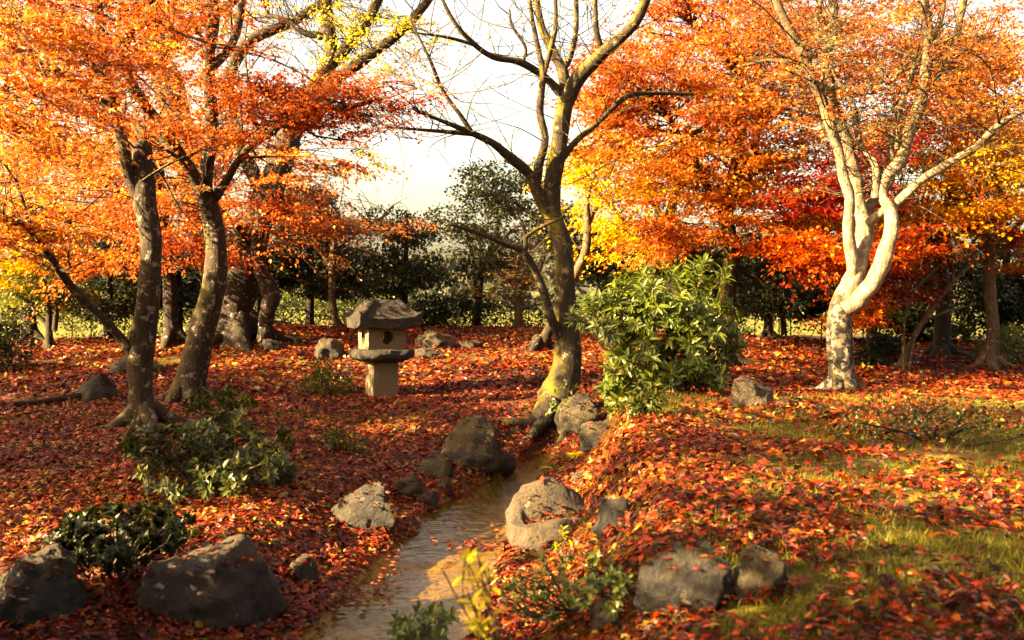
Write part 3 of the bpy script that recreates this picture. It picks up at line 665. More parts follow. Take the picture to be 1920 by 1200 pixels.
t.sidetwigs(90, (.6, 1.8)); t.sidetwigs(40, (1.2, 3.0), r=.035)
t.pads([(1290, 190, 190, 100, 17, 23, 44, .80, .05), (1250, 90, 170, 90, 17.5, 23, 30, .80, -.12), (1420, 160, 120, 130, 17, 22, 26, .75, -.1),
        (1330, 320, 160, 60, 17.5, 22, 30, .75, .15), (1240, 420, 100, 50, 17, 21, 12, .65, -.15), (1400, 400, 150, 60, 17, 21, 22, .7, -.02), (1150, 180, 70, 60, 18, 22, 8, .6, -.2), (1380, 30, 220, 60, 18, 23, 26, .8, -.15), (1130, 250, 70, 90, 18, 22, 16, .65, .05), (1480, 250, 90, 80, 19, 23, 18, .8, .05)], L_ORANGE, 0.091, KITE, 160)
t.canopy((4.6, 20.0, 9.6), (4.0, 3.5, 1.4), 50, .9, 90, L_ORANGE, .11, KITE)
t.done()
t = tree_from_px('maple_tree', 'golden yellow maple behind the mossy central trunk', 'tree', 1195, 620, B_TAN, d=24.0, group=BACKM)
t.trunk(*t.px([(1195, 620, 11, 0), (1215, 540, 10, 0), (1235, 470, 9, 0), (1262, 380, 8, 0), (1285, 290, 7, 0)]), roots=3)
t.limb(*t.px([(1225, 500, 6, 0), (1180, 430, 5, 0), (1140, 380, 4, 0), (1100, 340, 3, 0)]))
t.limb(*t.px([(1250, 420, 6, 0), (1200, 340, 4, 0), (1180, 270, 3, 0)]))
t.pads([(1180, 300, 130, 80, 19, 24, 30, .85, .05), (1140, 390, 100, 55, 21, 25, 16, .8, .25), (1200, 460, 110, 30, 21, 24, 9, .7, .15), (1300, 270, 90, 60, 22, 26, 12, .8, 0)], L_GOLD, 0.098, KITE, 150)
t.done()
t = tree_from_px('maple_tree', 'broad golden orange maple filling the right edge behind the pale tree', 'tree', 1765, 640, B_DARK, d=23.0, group=BACKM)
t.trunk(*t.px([(1765, 640, 15, 0), (1770, 560, 13, 0), (1760, 470, 12, 0), (1780, 380, 10, 0), (1790, 280, 8, 0), (1800, 160, 6, 0)]), roots=3)
t.limb(*t.px([(1765, 470, 7, 0), (1700, 410, 6, -.3), (1640, 380, 5, -.5)]))
t.limb(*t.px([(1775, 420, 7, 0), (1840, 350, 6, 0), (1910, 310, 5, 0), (1980, 290, 4, 0)]))
t.limb(*t.px([(1660, 480, 6, -2), (1750, 455, 6, -1.5), (1830, 420, 5, -1), (1900, 400, 4, -.8)]), mat=B_BROWN)
t.pads([(1810, 320, 150, 80, 19, 25, 44, .85, -.08), (1780, 390, 180, 40, 18, 23, 26, .8, -.15), (1860, 240, 100, 70, 19, 25, 18, .8, -.1), (1560, 410, 90, 40, 19, 24, 12, .7, -.2)], L_GOLD, 0.098, KITE, 160)
t.pads([(1860, 150, 110, 100, 18, 24, 34, .8, .0), (1700, 180, 150, 100, 19, 25, 34, .8, .05), (1740, 50, 200, 70, 18, 25, 34, .8, .0), (1560, 90, 100, 90, 19, 24, 20, .8, .0), (1880, 400, 80, 30, 18, 22, 7, .7, -.3)], L_ORANGE, 0.091, KITE, 150)
t.done()
t = tree_from_px('red_maple_tree', 'crimson maple glowing red between the forks of the pale tree', 'tree', 1630, 650, B_DARK, d=22.5, group=BACKM)
t.trunk(*t.px([(1630, 650, 9, 0), (1640, 580, 8, 0), (1640, 500, 7, 0), (1630, 420, 6, 0), (1640, 330, 5, 0)]), roots=2)
t.limb(*t.px([(1638, 520, 5, 0), (1560, 460, 4, 0), (1490, 450, 3, 0)]))
t.limb(*t.px([(1638, 500, 5, 0), (1700, 450, 4, 0), (1760, 440, 3, 0)]))
t.pads([(1550, 475, 85, 35, 16.5, 19, 18, .6, .25), (1480, 470, 60, 25, 16.5, 19, 8, .6, .3), (1700, 470, 70, 40, 17, 20, 14, .6, .2), (1640, 520, 110, 20, 19, 22, 7, .6, .2), (1610, 600, 70, 25, 18.5, 20.5, 9, .5, .3)], L_RED, 0.085, KITE, 150)
t.pads([(1600, 330, 110, 40, 17, 20, 16, .65, .1), (1660, 265, 60, 35, 17.5, 20, 10, .6, .0), (1540, 370, 60, 35, 17, 20, 10, .6, .25), (1700, 510, 60, 40, 20, 23, 6, .6, .1)], L_CRIMSON, 0.085, KITE, 170)
t.done()
t = tree_from_px('red_maple_tree', 'small scarlet maple low at the right edge behind the straight trunk', 'tree', 1960, 640, B_DARK, d=22.0, group=BACKM)
t.trunk(*t.px([(1960, 640, 9, 0), (1955, 560, 7, 0), (1940, 480, 5, 0)]), roots=2)
t.limb(*t.px([(1950, 540, 4, 0), (1910, 505, 3, 0), (1880, 490, 3, 0)]))
t.pads([(1910, 490, 50, 20, 20, 22, 5, .5, .25), (1860, 455, 40, 20, 20, 22, 4, .5, .2), (1960, 440, 60, 60, 20, 23, 6, .6, .1)], L_RED, 0.085, KITE, 130)
t.done()
# straight trunk on the right edge, slim trunks
t = tree_from_px('maple_tree', 'straight tan trunk standing alone by the dark shrubs at the right edge', 'tree', 1856, 688, B_TAN)
t.trunk(*t.px([(1856, 688, 15, 0), (1862, 620, 12, 0), (1857, 550, 11, 0), (1855, 480, 11, 0), (1860, 420, 8, 0), (1875, 340, 7, 0), (1890, 240, 6, 0)]), roots=4)
t.limb(*t.px([(1857, 480, 6, 0), (1875, 455, 5, 0), (1910, 420, 4, 0), (1960, 380, 3, 0)]))
t.sidetwigs(25, (.5, 1.5))
t.pads([(1890, 260, 70, 60, 17, 21, 10, .7, .0), (1900, 350, 50, 40, 17, 20, 6, .6, .0)], L_GOLD, .07, STAR3, 130)
t.done()
t = tree_from_px('bare_sapling', 'leaning leafless sapling with several thin pale stems, right of the pale tree', 'tree', 1686, 694, B_TAN)
t.trunk(*t.px([(1686, 694, 7, 0), (1710, 640, 5.5, 0), (1742, 585, 5, 0), (1785, 530, 4.5, 0), (1815, 500, 4, 0), (1830, 470, 3, 0)]), roots=2, lump=.05)
t.limb(*t.px([(1697, 702, 4, -.3), (1694, 640, 3.5, -.3), (1700, 580, 3, -.3), (1722, 535, 3, -.2), (1770, 490, 2, 0)]))
t.limb(*t.px([(1704, 700, 3, -.3), (1712, 645, 3, -.2), (1720, 615, 2.5, 0), (1760, 590, 2.5, 0), (1830, 570, 1.5, 0)]))
t.limb(*t.px([(1786, 528, 3, 0), (1786, 500, 2.5, 0), (1772, 470, 2, 0), (1780, 440, 1.5, 0)]))
t.limb(*t.px([(1815, 500, 3, 0), (1850, 480, 2, 0), (1890, 470, 1.5, 0)]))
t.limb(*t.px([(1818, 495, 3, 0), (1828, 450, 2, 0), (1860, 420, 1.5, 0), (1890, 390, 1.2, 0)]))
t.sidetwigs(40, (.3, 1.0), minz=1.2, r=.006)
t.done()

# --- evergreens in the middle distance
def clump(t, c, rr, n, mat, size, tpl=KITE, bias=0):
    v = rvec(n) * np.array(rr) * (rng.uniform(.25, 1, n) ** .5)[:, None]
    rn = np.clip(.48 + bias + rng.normal(size=n) * .2, 0, 1)
    acc = t.crowns.setdefault(mat.name, (Acc(), mat))[0]
    leaves(acc, np.array(c) + v, unit(v) + rng.normal(size=(n, 3)) * .7 + np.array([0, 0, -.2]), np.array([0, 0, .9]) + rng.normal(size=(n, 3)) * .6, size * rng.uniform(.6, 1.3, n), rn, tpl)

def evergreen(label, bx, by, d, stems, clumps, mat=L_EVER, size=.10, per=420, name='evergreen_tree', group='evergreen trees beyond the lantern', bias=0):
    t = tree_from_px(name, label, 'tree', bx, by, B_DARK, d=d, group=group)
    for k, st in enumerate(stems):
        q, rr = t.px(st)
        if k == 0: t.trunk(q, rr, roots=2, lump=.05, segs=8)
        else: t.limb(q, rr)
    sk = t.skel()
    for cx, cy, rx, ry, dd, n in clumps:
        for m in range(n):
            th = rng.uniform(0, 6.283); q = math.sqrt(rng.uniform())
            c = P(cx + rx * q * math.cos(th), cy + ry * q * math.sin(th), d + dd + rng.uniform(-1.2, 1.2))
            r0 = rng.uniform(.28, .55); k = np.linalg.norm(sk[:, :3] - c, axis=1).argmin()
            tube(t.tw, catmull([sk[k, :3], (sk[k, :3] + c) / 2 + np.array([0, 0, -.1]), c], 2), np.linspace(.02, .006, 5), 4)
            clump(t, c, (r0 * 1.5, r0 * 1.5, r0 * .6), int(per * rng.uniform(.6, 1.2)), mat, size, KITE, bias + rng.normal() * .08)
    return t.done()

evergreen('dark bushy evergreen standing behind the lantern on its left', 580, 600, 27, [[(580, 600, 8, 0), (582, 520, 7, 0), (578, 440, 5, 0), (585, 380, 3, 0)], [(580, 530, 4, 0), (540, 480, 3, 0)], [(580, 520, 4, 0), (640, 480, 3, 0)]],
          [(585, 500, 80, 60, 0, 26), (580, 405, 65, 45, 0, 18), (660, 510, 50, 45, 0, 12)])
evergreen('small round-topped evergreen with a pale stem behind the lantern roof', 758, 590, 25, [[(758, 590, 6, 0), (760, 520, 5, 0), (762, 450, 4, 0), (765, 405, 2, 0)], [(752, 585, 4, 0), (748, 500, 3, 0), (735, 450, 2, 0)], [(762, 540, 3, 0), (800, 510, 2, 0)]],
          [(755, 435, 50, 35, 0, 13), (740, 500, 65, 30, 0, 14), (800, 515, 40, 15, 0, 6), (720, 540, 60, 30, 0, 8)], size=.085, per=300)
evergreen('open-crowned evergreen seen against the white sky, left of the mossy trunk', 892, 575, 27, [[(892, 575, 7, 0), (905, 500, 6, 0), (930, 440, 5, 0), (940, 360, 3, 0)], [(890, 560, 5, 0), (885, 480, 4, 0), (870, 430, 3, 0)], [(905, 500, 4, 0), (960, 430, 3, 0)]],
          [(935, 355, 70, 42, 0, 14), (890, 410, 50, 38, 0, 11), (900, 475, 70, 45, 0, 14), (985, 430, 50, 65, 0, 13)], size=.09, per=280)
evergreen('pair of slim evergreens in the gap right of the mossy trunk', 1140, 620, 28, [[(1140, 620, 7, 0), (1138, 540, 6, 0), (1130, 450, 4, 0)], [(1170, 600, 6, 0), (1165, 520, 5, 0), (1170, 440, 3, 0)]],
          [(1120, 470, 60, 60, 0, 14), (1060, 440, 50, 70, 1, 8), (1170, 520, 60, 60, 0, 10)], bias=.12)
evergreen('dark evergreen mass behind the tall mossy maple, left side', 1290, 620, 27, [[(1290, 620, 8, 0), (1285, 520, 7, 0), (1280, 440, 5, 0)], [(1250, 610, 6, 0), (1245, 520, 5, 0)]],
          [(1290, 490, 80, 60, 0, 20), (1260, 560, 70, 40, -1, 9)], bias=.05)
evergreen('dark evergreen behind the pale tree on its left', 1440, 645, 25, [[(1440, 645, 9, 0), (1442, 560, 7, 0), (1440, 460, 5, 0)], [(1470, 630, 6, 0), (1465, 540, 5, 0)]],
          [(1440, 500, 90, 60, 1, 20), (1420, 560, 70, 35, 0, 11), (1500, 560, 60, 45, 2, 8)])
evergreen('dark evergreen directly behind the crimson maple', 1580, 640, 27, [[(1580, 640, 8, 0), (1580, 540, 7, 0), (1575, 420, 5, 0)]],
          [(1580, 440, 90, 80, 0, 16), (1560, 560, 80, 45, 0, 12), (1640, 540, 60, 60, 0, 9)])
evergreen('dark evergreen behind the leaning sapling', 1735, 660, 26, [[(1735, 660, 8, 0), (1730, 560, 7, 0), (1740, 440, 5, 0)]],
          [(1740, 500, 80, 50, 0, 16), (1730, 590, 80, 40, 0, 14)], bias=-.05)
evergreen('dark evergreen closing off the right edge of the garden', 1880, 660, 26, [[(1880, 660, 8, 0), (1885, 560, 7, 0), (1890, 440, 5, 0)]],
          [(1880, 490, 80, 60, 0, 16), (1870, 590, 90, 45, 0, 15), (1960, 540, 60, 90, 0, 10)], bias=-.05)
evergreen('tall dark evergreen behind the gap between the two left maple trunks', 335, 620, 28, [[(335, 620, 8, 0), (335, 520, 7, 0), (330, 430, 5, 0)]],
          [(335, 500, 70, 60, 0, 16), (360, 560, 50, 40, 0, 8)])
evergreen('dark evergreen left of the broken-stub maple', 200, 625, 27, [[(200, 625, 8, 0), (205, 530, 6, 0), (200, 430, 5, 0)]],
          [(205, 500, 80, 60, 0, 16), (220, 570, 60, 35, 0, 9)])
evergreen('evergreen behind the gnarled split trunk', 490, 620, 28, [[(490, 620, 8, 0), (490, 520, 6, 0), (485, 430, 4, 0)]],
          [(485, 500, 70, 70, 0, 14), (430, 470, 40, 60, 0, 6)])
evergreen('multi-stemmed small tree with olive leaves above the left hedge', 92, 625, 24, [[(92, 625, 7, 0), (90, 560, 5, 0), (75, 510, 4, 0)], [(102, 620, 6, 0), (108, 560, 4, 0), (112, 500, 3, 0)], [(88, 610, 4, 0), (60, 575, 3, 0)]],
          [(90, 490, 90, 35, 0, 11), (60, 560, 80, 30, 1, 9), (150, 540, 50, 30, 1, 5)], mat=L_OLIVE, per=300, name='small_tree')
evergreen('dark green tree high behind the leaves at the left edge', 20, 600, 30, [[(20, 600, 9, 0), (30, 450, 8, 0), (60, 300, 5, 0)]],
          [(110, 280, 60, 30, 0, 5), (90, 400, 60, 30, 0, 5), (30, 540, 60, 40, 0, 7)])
t = tree_from_px('bare_tree', 'leafless pinkish small tree with twisted limbs in front of the far hedge', 'tree', 972, 612, B_TAN, d=26.0)
t.trunk(*t.px([(972, 612, 8, 0), (972, 560, 7, 0), (965, 520, 6, 0), (975, 480, 5, 0)]), roots=2)
t.limb(*t.px([(970, 530, 5, 0), (990, 490, 4, 0), (1010, 450, 3, 0)]))
t.limb(*t.px([(968, 540, 4, 0), (930, 500, 3, 0), (900, 480, 2, 0)]))
t.limb(*t.px([(972, 545, 4, 0), (1005, 520, 4, 0), (1020, 480, 3, 0)]))
t.sidetwigs(170, (.6, 2.2), minz=1.5, r=.010)
t.pads([(900, 540, 90, 25, 24, 27, 7, .6, .2), (960, 500, 60, 40, 24, 27, 4, .5, .1)], L_GOLD, .05, KITE, 60)
t.done()

# --- hedges and low shrubs along the back
def hedge(label, x0, x1, y0, y1, h, n, mat, bias=0, nst=14, wob=.25):
    ln = math.hypot(x1 - x0, y1 - y0); xm, ym = (x0 + x1) / 2, (y0 + y1) / 2
    r = thing('hedge', label, 'hedge', (xm, ym, g1(xm, ym)), 'hedges along the back of the garden')
    a = Acc(); u = rng.uniform(0, 1, n); x = x0 + (x1 - x0) * u; y = y0 + (y1 - y0) * u + rng.normal(size=n) * .28
    g = ground(x, y); hh = h * (1 + wob * vnoise(np.stack([x * .9, y * .9, x * 0], 1), 4))
    z = g + .12 + hh * (rng.uniform(0, 1, n) ** .75)
    p = np.stack([x, y, z], 1)
    keep = vnoise(p * np.array([1.6, 1.6, 2.2]), 8) > -.30 - .3 * (z - g) / h
    p = p[keep]; n = len(p)
    leaves(a, p, rvec(n) + np.array([0, 0, .2]), rvec(n) + np.array([-.2, -.3, .6]), rng.uniform(.05, .11, n), np.clip(.5 + bias + rng.normal(size=n) * .2, 0, 1), KITE)
    part(a, 'foliage', mat, r, kind=None)
    for k in range(nst):
        f = (k + rng.uniform(.2, .8)) / nst; bx, by = x0 + (x1 - x0) * f, y0 + (y1 - y0) * f; gz = g1(bx, by)
        s = Acc(); tube(s, catmull([(bx, by, gz - .1), (bx + rng.normal() * .05, by, gz + h * .4), (bx + rng.normal() * .12, by, gz + h * .8)], 3), np.linspace(.022, .01, 7), 5)
        part(s, 'stem', B_DARK, r, True)
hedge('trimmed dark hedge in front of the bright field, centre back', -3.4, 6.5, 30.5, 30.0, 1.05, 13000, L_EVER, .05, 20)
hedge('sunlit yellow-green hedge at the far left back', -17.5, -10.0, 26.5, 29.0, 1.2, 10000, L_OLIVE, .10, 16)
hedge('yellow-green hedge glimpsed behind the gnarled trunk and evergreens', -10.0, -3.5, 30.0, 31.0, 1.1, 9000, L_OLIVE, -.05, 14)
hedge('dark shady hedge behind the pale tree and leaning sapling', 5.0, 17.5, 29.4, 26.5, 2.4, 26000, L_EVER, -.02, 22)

def shrub(label, p, rr, n, mat, size, tpl=KITE, name='shrub', bias=0, stems=7, group=None, clumps=9, stemmat=None):
    """twiggy stems carrying leaf clumps"""
    p = np.array(p, float); t = Tree(name, label, 'shrub', p, stemmat or B_DARK, None, group)
    for k in range(clumps):
        v = rvec(1)[0]; v[2] = abs(v[2]); c = p + v * np.array(rr) * rng.uniform(.45, .85) + np.array([0, 0, rr[2] * .15])
        if k < stems:
            a = Acc(); tube(a, catmull([p + np.array([0, 0, -.05]) + rng.normal(size=3) * .02, (p + c) / 2 + rng.normal(size=3) * .06, c], 4), np.linspace(.018, .006, 9), 6)
            part(a, 'stem', t.bark, t.root, True)
        q = .42
        clump(t, c, (rr[0] * q, rr[1] * q, rr[2] * q * .7), n // clumps, mat, size, tpl, bias)
    return t
def at(px, py): return hit(px, py)
shrub('dark rounded shrub in deep shade at the left edge', at(15, 690), (.9, .8, 1.0), 3600, L_EVER, .06, bias=-.1).done(names='foliage')
shrub('feathery pruned little shrub to the left of the lantern post', at(612, 740), (.40, .35, .55), 2600, L_BUSH, .035, bias=.05, clumps=11).done(names='foliage')
shrub('yellowish bushy shrub at the right edge behind the straight trunk', at(1905, 682), (.8, .7, .9), 2600, L_OLIVE, .06, bias=-.15).done(names='foliage')
shrub('low dark shrub at the foot of the hedge behind the lantern', P(850, 605, 26.5) * np.array([1, 1, 0]) + np.array([0, 0, g1(P(850, 605, 26.5)[0], 26.5)]), (1.3, .8, 1.0), 4200, L_EVER, .08, bias=.08).done(names='foliage')
shrub('dark shrub under the crimson maple beside the path', P(1660, 655, 21.0) * np.array([1, 1, 0]) + np.array([0, 0, g1(P(1660, 655, 21.0)[0], 21.0)]), (.9, .6, .7), 2400, L_EVER, .07, bias=-.1).done(names='foliage')
shrub('thin twiggy shrub with sparse dull leaves on the right lawn', at(1760, 830), (.95, .6, .42), 1500, L_OLIVE, .035, bias=-.3, clumps=16, stems=16, stemmat=B_DARK).done(names='foliage')
shrub('small green plant at the base of the green bush', at(1205, 785), (.36, .3, .26), 420, L_CAM, .09, LANCE, bias=.1).done(names='foliage')
shrub('tiny shrub growing in the leaf litter left of the stream boulder', at(640, 850), (.25, .22, .28), 420, L_BUSH, .04, bias=-.1).done(names='foliage')

# --- wooded hill far beyond the field
a = Acc(); n = 30000
hx = rng.uniform(-130, 110, n); hy = rng.uniform(95, 150, n)
hh = 2.2 + 4.5 * sstep(95, 140, hy) + 1.4 * vnoise(np.stack([hx * .06, hy * .06, hx * 0], 1), 2)
p = np.stack([hx, hy, 1.0 + hh * rng.uniform(.15, 1, n) ** .6], 1)
leaves(a, p, rvec(n), rvec(n) + np.array([-.3, -.3, .5]), rng.uniform(.7, 1.5, n), np.clip(.4 + rng.normal(size=n) * .2, 0, 1), KITE)
L_FAR = leafmat('leaf_far_wood_hazed', [(0, (.05, .06, .04)), (.5, (.08, .09, .055)), (1, (.11, .11, .06))], .1, .7, .1, .40)  # distance haze is put into the leaf colour as a grey-green tint
tag(link('distant_woods', a.mesh('distant_woods'), L_FAR), 'haze-tinted wooded rise far beyond the field', None, None, 'stuff')

# ------------------------------------------------------------------ rocks
def rock_mesh(dim, seed, sub=4, cuts=9, rough=.10, org=(0, 0, 0), stretch=1.0):
    import bmesh
    bm = bmesh.new(); bmesh.ops.create_icosphere(bm, subdivisions=sub, radius=1)
    v = np.array([q.co[:] for q in bm.verts]); f = np.array([[w.index for w in q.verts] for q in bm.faces]); bm.free()
    rs = np.random.default_rng(seed)
    v = v * (1 + .28 * fbm(v * .9 + seed, seed, 2))[:, None]
    for k in range(cuts):                       # flat facets as split stone has
        nn = rs.normal(size=3); nn[2] = abs(nn[2]) * .8; nn /= np.linalg.norm(nn); dd = rs.uniform(.60, .92)
        e = v @ nn - dd; v = v - np.where(e > 0, e * .9, 0)[:, None] * nn
    v = v * (1 + rough * fbm(v * 3.2 + seed * 3, seed + 5, 4))[:, None]
    v = v * np.array(dim)
    return v, f

ROCKS = []
def rock(label, px, py, w, h, mat, seed, name='boulder', group='rocks in the garden', depth=.8, rough=.12, sub=4, rot=0, sink=.34, cuts=9, cat='rock'):
    """px, py: middle of the foot; w, h: size in picture units at its depth"""
    b = hit(px, py); s = b[1] / FPX; W, H = w * s, h * s
    v, f = rock_mesh((W / 2, W / 2 * depth, H / (2 - 2 * sink) ), seed, sub, cuts, rough)
    ex = v[:, 0].max() - v[:, 0].min(); v[:, 0] *= W / ex
    ez = v[:, 2].max(); zz = H / (1 + (1 - 2 * sink)); 
    v[:, 2] *= zz / ez
    c, sn = math.cos(rot), math.sin(rot); v = np.stack([v[:, 0] * c - v[:, 1] * sn, v[:, 0] * sn + v[:, 1] * c, v[:, 2]], 1)
    a = Acc(); a.add(v, f); y = b[1] + W / 2 * depth * .8
    x = (px - 960) / FPX * y; loc = (x, y, min(g1(x, y), b[2] + .1) + zz * (1 - 2 * sink))
    o = link(name, a.mesh(name, True), mat, None, loc)
    ROCKS.append((v + np.array(loc), W))
    return tag(o, label, cat, group)

rock('large grey-brown boulder with pale lichen on the stream bank below the mossy tree', 880, 885, 140, 100, K_BROWN, 11, depth=.7, sub=5)
rock('lichen-speckled dark boulder on the left bank of the stream', 684, 1000, 130, 84, K_SLAB, 23, depth=.8, sub=5)
rock('rounded mossy boulder between the stream and the large grey-brown one', 818, 903, 72, 52, K_MOSSY, 31)
rock('small pale stone at the water edge left of the stream', 830, 925, 34, 24, K_BROWN, 35)
rock('flat-topped stone half buried in red leaves on the left bank', 770, 940, 72, 44, K_MOSSY, 37)
rock('small dark stone in red leaves beside the flat-topped one', 800, 955, 44, 30, K_DARK, 39)
rock('huge dark boulder with white lichen spots in the bottom left foreground', 402, 1190, 320, 150, K_SLAB, 47, depth=.75, sub=5, cuts=12, sink=.3)
rock('broad shaded slab with a pale flat top at the bottom left corner', 55, 1185, 250, 140, K_SLAB, 53, depth=.8, sub=5, cuts=14, sink=.3)
rock('grey rounded boulder behind the roots of the mossy tree', 1085, 815, 96, 72, K_BROWN, 59, sub=5)
rock('low mossy stone under the bank right of the mossy tree', 1125, 835, 90, 45, K_MOSSY, 61)
rock('angular sunlit boulder in front of the green bush', 1410, 768, 100, 58, K_PALE, 67, sub=5, cuts=12)
rock('small pale cobble next to the angular sunlit boulder', 1470, 770, 34, 18, K_PALE, 71, cuts=3)
rock('dark rounded boulder in the leaves at the end of the log', 185, 752, 92, 48, K_DARK, 73)
rock('dark stone behind the trunk of the broken-stub maple', 252, 700, 110, 34, K_DARK, 79)
rock('moss-topped boulder left of the lantern platform', 615, 675, 62, 36, K_MOSSY, 83)
rock('wide low mossy boulder on the mound behind the lantern', 815, 654, 88, 32, K_MOSSY, 89)
rock('flat dark stone on the slope right of the lantern', 800, 672, 60, 16, K_DARK, 97, cuts=4)
rock('pale low stone on the mound behind the lantern', 880, 655, 50, 16, K_BROWN, 101)
rock('dark low rock beside the gnarled roots', 510, 660, 48, 22, K_DARK, 103)
rock('dark mossy stone embedded in the right bank beside the trough stone', 1155, 1000, 80, 60, K_DARK, 107)
rock('dark hollowed rock with mossy rim on the right bank in the foreground', 1300, 1150, 190, 110, K_SLAB, 109, depth=.6, sub=5, rough=.16)
rock('yellow-mossed dark rock touching the hollowed foreground rock', 1425, 1130, 110, 95, K_MOSSY, 113, depth=.7, sub=5, rough=.16)
rock('small rounded stone near the bottom edge, right of the yellow-leaved shoot', 1150, 1190, 90, 50, K_BROWN, 127)
rock('small stone at the water edge behind the trough stone', 1090, 905, 40, 22, K_PALE, 131)
rock('dark stones under the large stream boulder at the water line', 940, 890, 60, 34, K_DARK, 137)
rock('mossy stone at the stream edge in the left foreground', 560, 1100, 70, 50, K_MOSSY, 139)
rock('pale flat stone lying in the lawn right of the pale tree', 1650, 742, 44, 7, K_PALE, 149, cuts=3)

# trough stone: worn block with a leaf-filled hollow and a rough lump at its back
tb = np.array([(1026 - 960) / FPX * 7.9, 7.9, -.44])
a = Acc(); nr = 72
th = np.linspace(0, 2 * np.pi, nr, endpoint=False)
def outline(th, k=1.0):
    c, s = np.cos(th), np.sin(th); e = 2 / 3.2
    return np.stack([np.sign(c) * np.abs(c) ** e * .335 * k, np.sign(s) * np.abs(s) ** e * .30 * k], 1)
def topz(x, y):
    block = .33 + .03 * (x / .3)
    hol = .085 * sstep(-.185, -.15, y) * (1 - sstep(-.03, .02, y)) * sstep(-.235, -.19, x)
    lump = .27 * sstep(-.08, .06, y) * (1 - .6 * sstep(.10, .30, y)) * np.clip(1 - ((x - .02) / .36) ** 2, 0, 1) ** .8 * (1 - .18 * sstep(.0, .25, x))
    return block - hol + lump
rings = []
for k, zf in enumerate(np.linspace(0, 1, 12)):
    o = outline(th, .90 + .12 * math.sin(zf * 2.4)); z = topz(o[:, 0], o[:, 1]) * zf
    rings.append(np.stack([o[:, 0] + .04 * (1 - zf), o[:, 1], z], 1))
for k in np.linspace(.97, .03, 22):
    o = outline(th, k); rings.append(np.stack([o[:, 0], o[:, 1], topz(o[:, 0], o[:, 1]) + .008 * (1 - k)], 1))
v = np.concatenate(rings); m = len(rings)
v = v + unit(v - np.array([0, 0, .2])) * (.028 * fbm(v * 7, 77, 4) + .02 * fbm(v * 3, 7, 2))[:, None]
i = np.arange(m - 1)[:, None] * nr; j = np.arange(nr)[None]; k = (j + 1) % nr
f = np.concatenate([np.stack([i + j, i + k, i + nr + k], -1).reshape(-1, 3), np.stack([i + j, i + nr + k, i + nr + j], -1).reshape(-1, 3)])
v = np.vstack([v, v[-nr:].mean(0)[None]]); f = np.vstack([f, np.stack([(m - 1) * nr + np.arange(nr), (m - 1) * nr + (np.arange(nr) + 1) % nr, np.full(nr, m * nr)], 1)])
ca, sa = math.cos(R(14)), math.sin(R(14)); v = np.stack([v[:, 0] * ca - v[:, 1] * sa, v[:, 0] * sa + v[:, 1] * ca, v[:, 2]], 1)
a.add(v, f)
tag(link('trough_stone', a.mesh('trough_stone', True), K_PALE, None, tuple(tb)), 'pale worn stone with a leaf-filled hollow and lichened lump, standing in the stream edge', 'rock', 'rocks in the garden')

# fallen log at left
lg = hit(90, 760)
r = thing('fallen_log', 'dark thin log lying in the red leaves at the left', 'log', lg)
q = [hit(x, y) + np.array([0, 0, .05]) for x, y in ((25, 765), (70, 762), (110, 756), (150, 750))]
a = Acc(); tube(a, catmull(q, 5), np.linspace(.045, .07, 16), 9, .15, 5, 3); part(a, 'log', B_DARK, r, True)
a = Acc(); p0 = q[2]; tube(a, [p0, p0 + np.array([.1, .1, .14]), p0 + np.array([.16, .14, .3])], [.03, .02, .012], 6); part(a, 'branch_stub', B_DARK, r, True)

# ------------------------------------------------------------------ stone lantern
import bmesh
lb = hit(716, 741)
LS = lb[1] / FPX
lan = thing('stone_lantern', 'weathered granite garden lantern with a broad curved roof on a square post', 'stone lantern', lb)
lan.rotation_euler = (0, 0, R(24))
K_GRAN, nt, out = newmat('granite')
n1 = noise(nt, 120, 3, .6); n2 = noise(nt, 6, 5, .65); n3 = noise(nt, 16, 5, .7)
c = ramp(nt, n1, [(.36, (.035, .027, .018)), (.46, (.12, .095, .065)), (.60, (.22, .18, .13)), (.72, (.30, .25, .19))])
c = mixc(nt, ramp(nt, n2, [(.48, (0, 0, 0)), (.72, (.6, .6, .6))]), c, (.13, .10, .055))
c = mixc(nt, ramp(nt, n3, [(.62, (0, 0, 0)), (.70, (.6, .6, .6))]), c, (.06, .05, .03))
c = dim(nt, c, (.62, .56, .46))
b_ = N(nt, 'ShaderNodeBsdfPrincipled'); b_.inputs['Roughness'].default_value = .85; nt.links.new(c, b_.inputs['Base Color'])
nt.links.new(bump(nt, n1, .5, .012), b_.inputs['Normal']); nt.links.new(b_.outputs[0], out.inputs[0])
K_ROOF = rockmat('granite_mossy', (.022, .017, .011), (.075, .058, .036), (.15, .12, .08), .75, .75, (.035, .025, .008))

def bmobj(name, bm, mat, parent, smooth=True):
    me = bpy.data.meshes.new(name); bm.to_mesh(me); bm.free()
    for p in me.polygons: p.use_smooth = smooth
    return link(name, me, mat, parent)
def rough_bm(bm, amp, fr, seed):
    co = np.array([q.co[:] for q in bm.verts]); dz = fbm(co * fr, seed, 3) * amp
    bm.normal_update()
    for q, e in zip(bm.verts, dz): q.co += q.normal * float(e)
def slab(name, hx, hy, z0, z1, mat, bev=.02, cuts=6, amp=.006, taper=1.0, round_=0.0, seed=1):
    bm = bmesh.new(); bmesh.ops.create_cube(bm, size=2)
    for q in bm.verts:
        t = 1.0 if q.co.z < 0 else taper
        q.co = Vector((q.co.x * hx * t, q.co.y * hy * t, z0 if q.co.z < 0 else z1))
    bmesh.ops.bevel(bm, geom=[e for e in bm.edges], offset=bev, segments=3, affect='EDGES')
    bmesh.ops.subdivide_edges(bm, edges=bm.edges[:], cuts=cuts, use_grid_fill=True)
    rough_bm(bm, amp, 9, seed); return bmobj(name, bm, mat, lan, False)
z_post, z_plat, z_box, z_roof = .53, .735, 1.08, 1.20
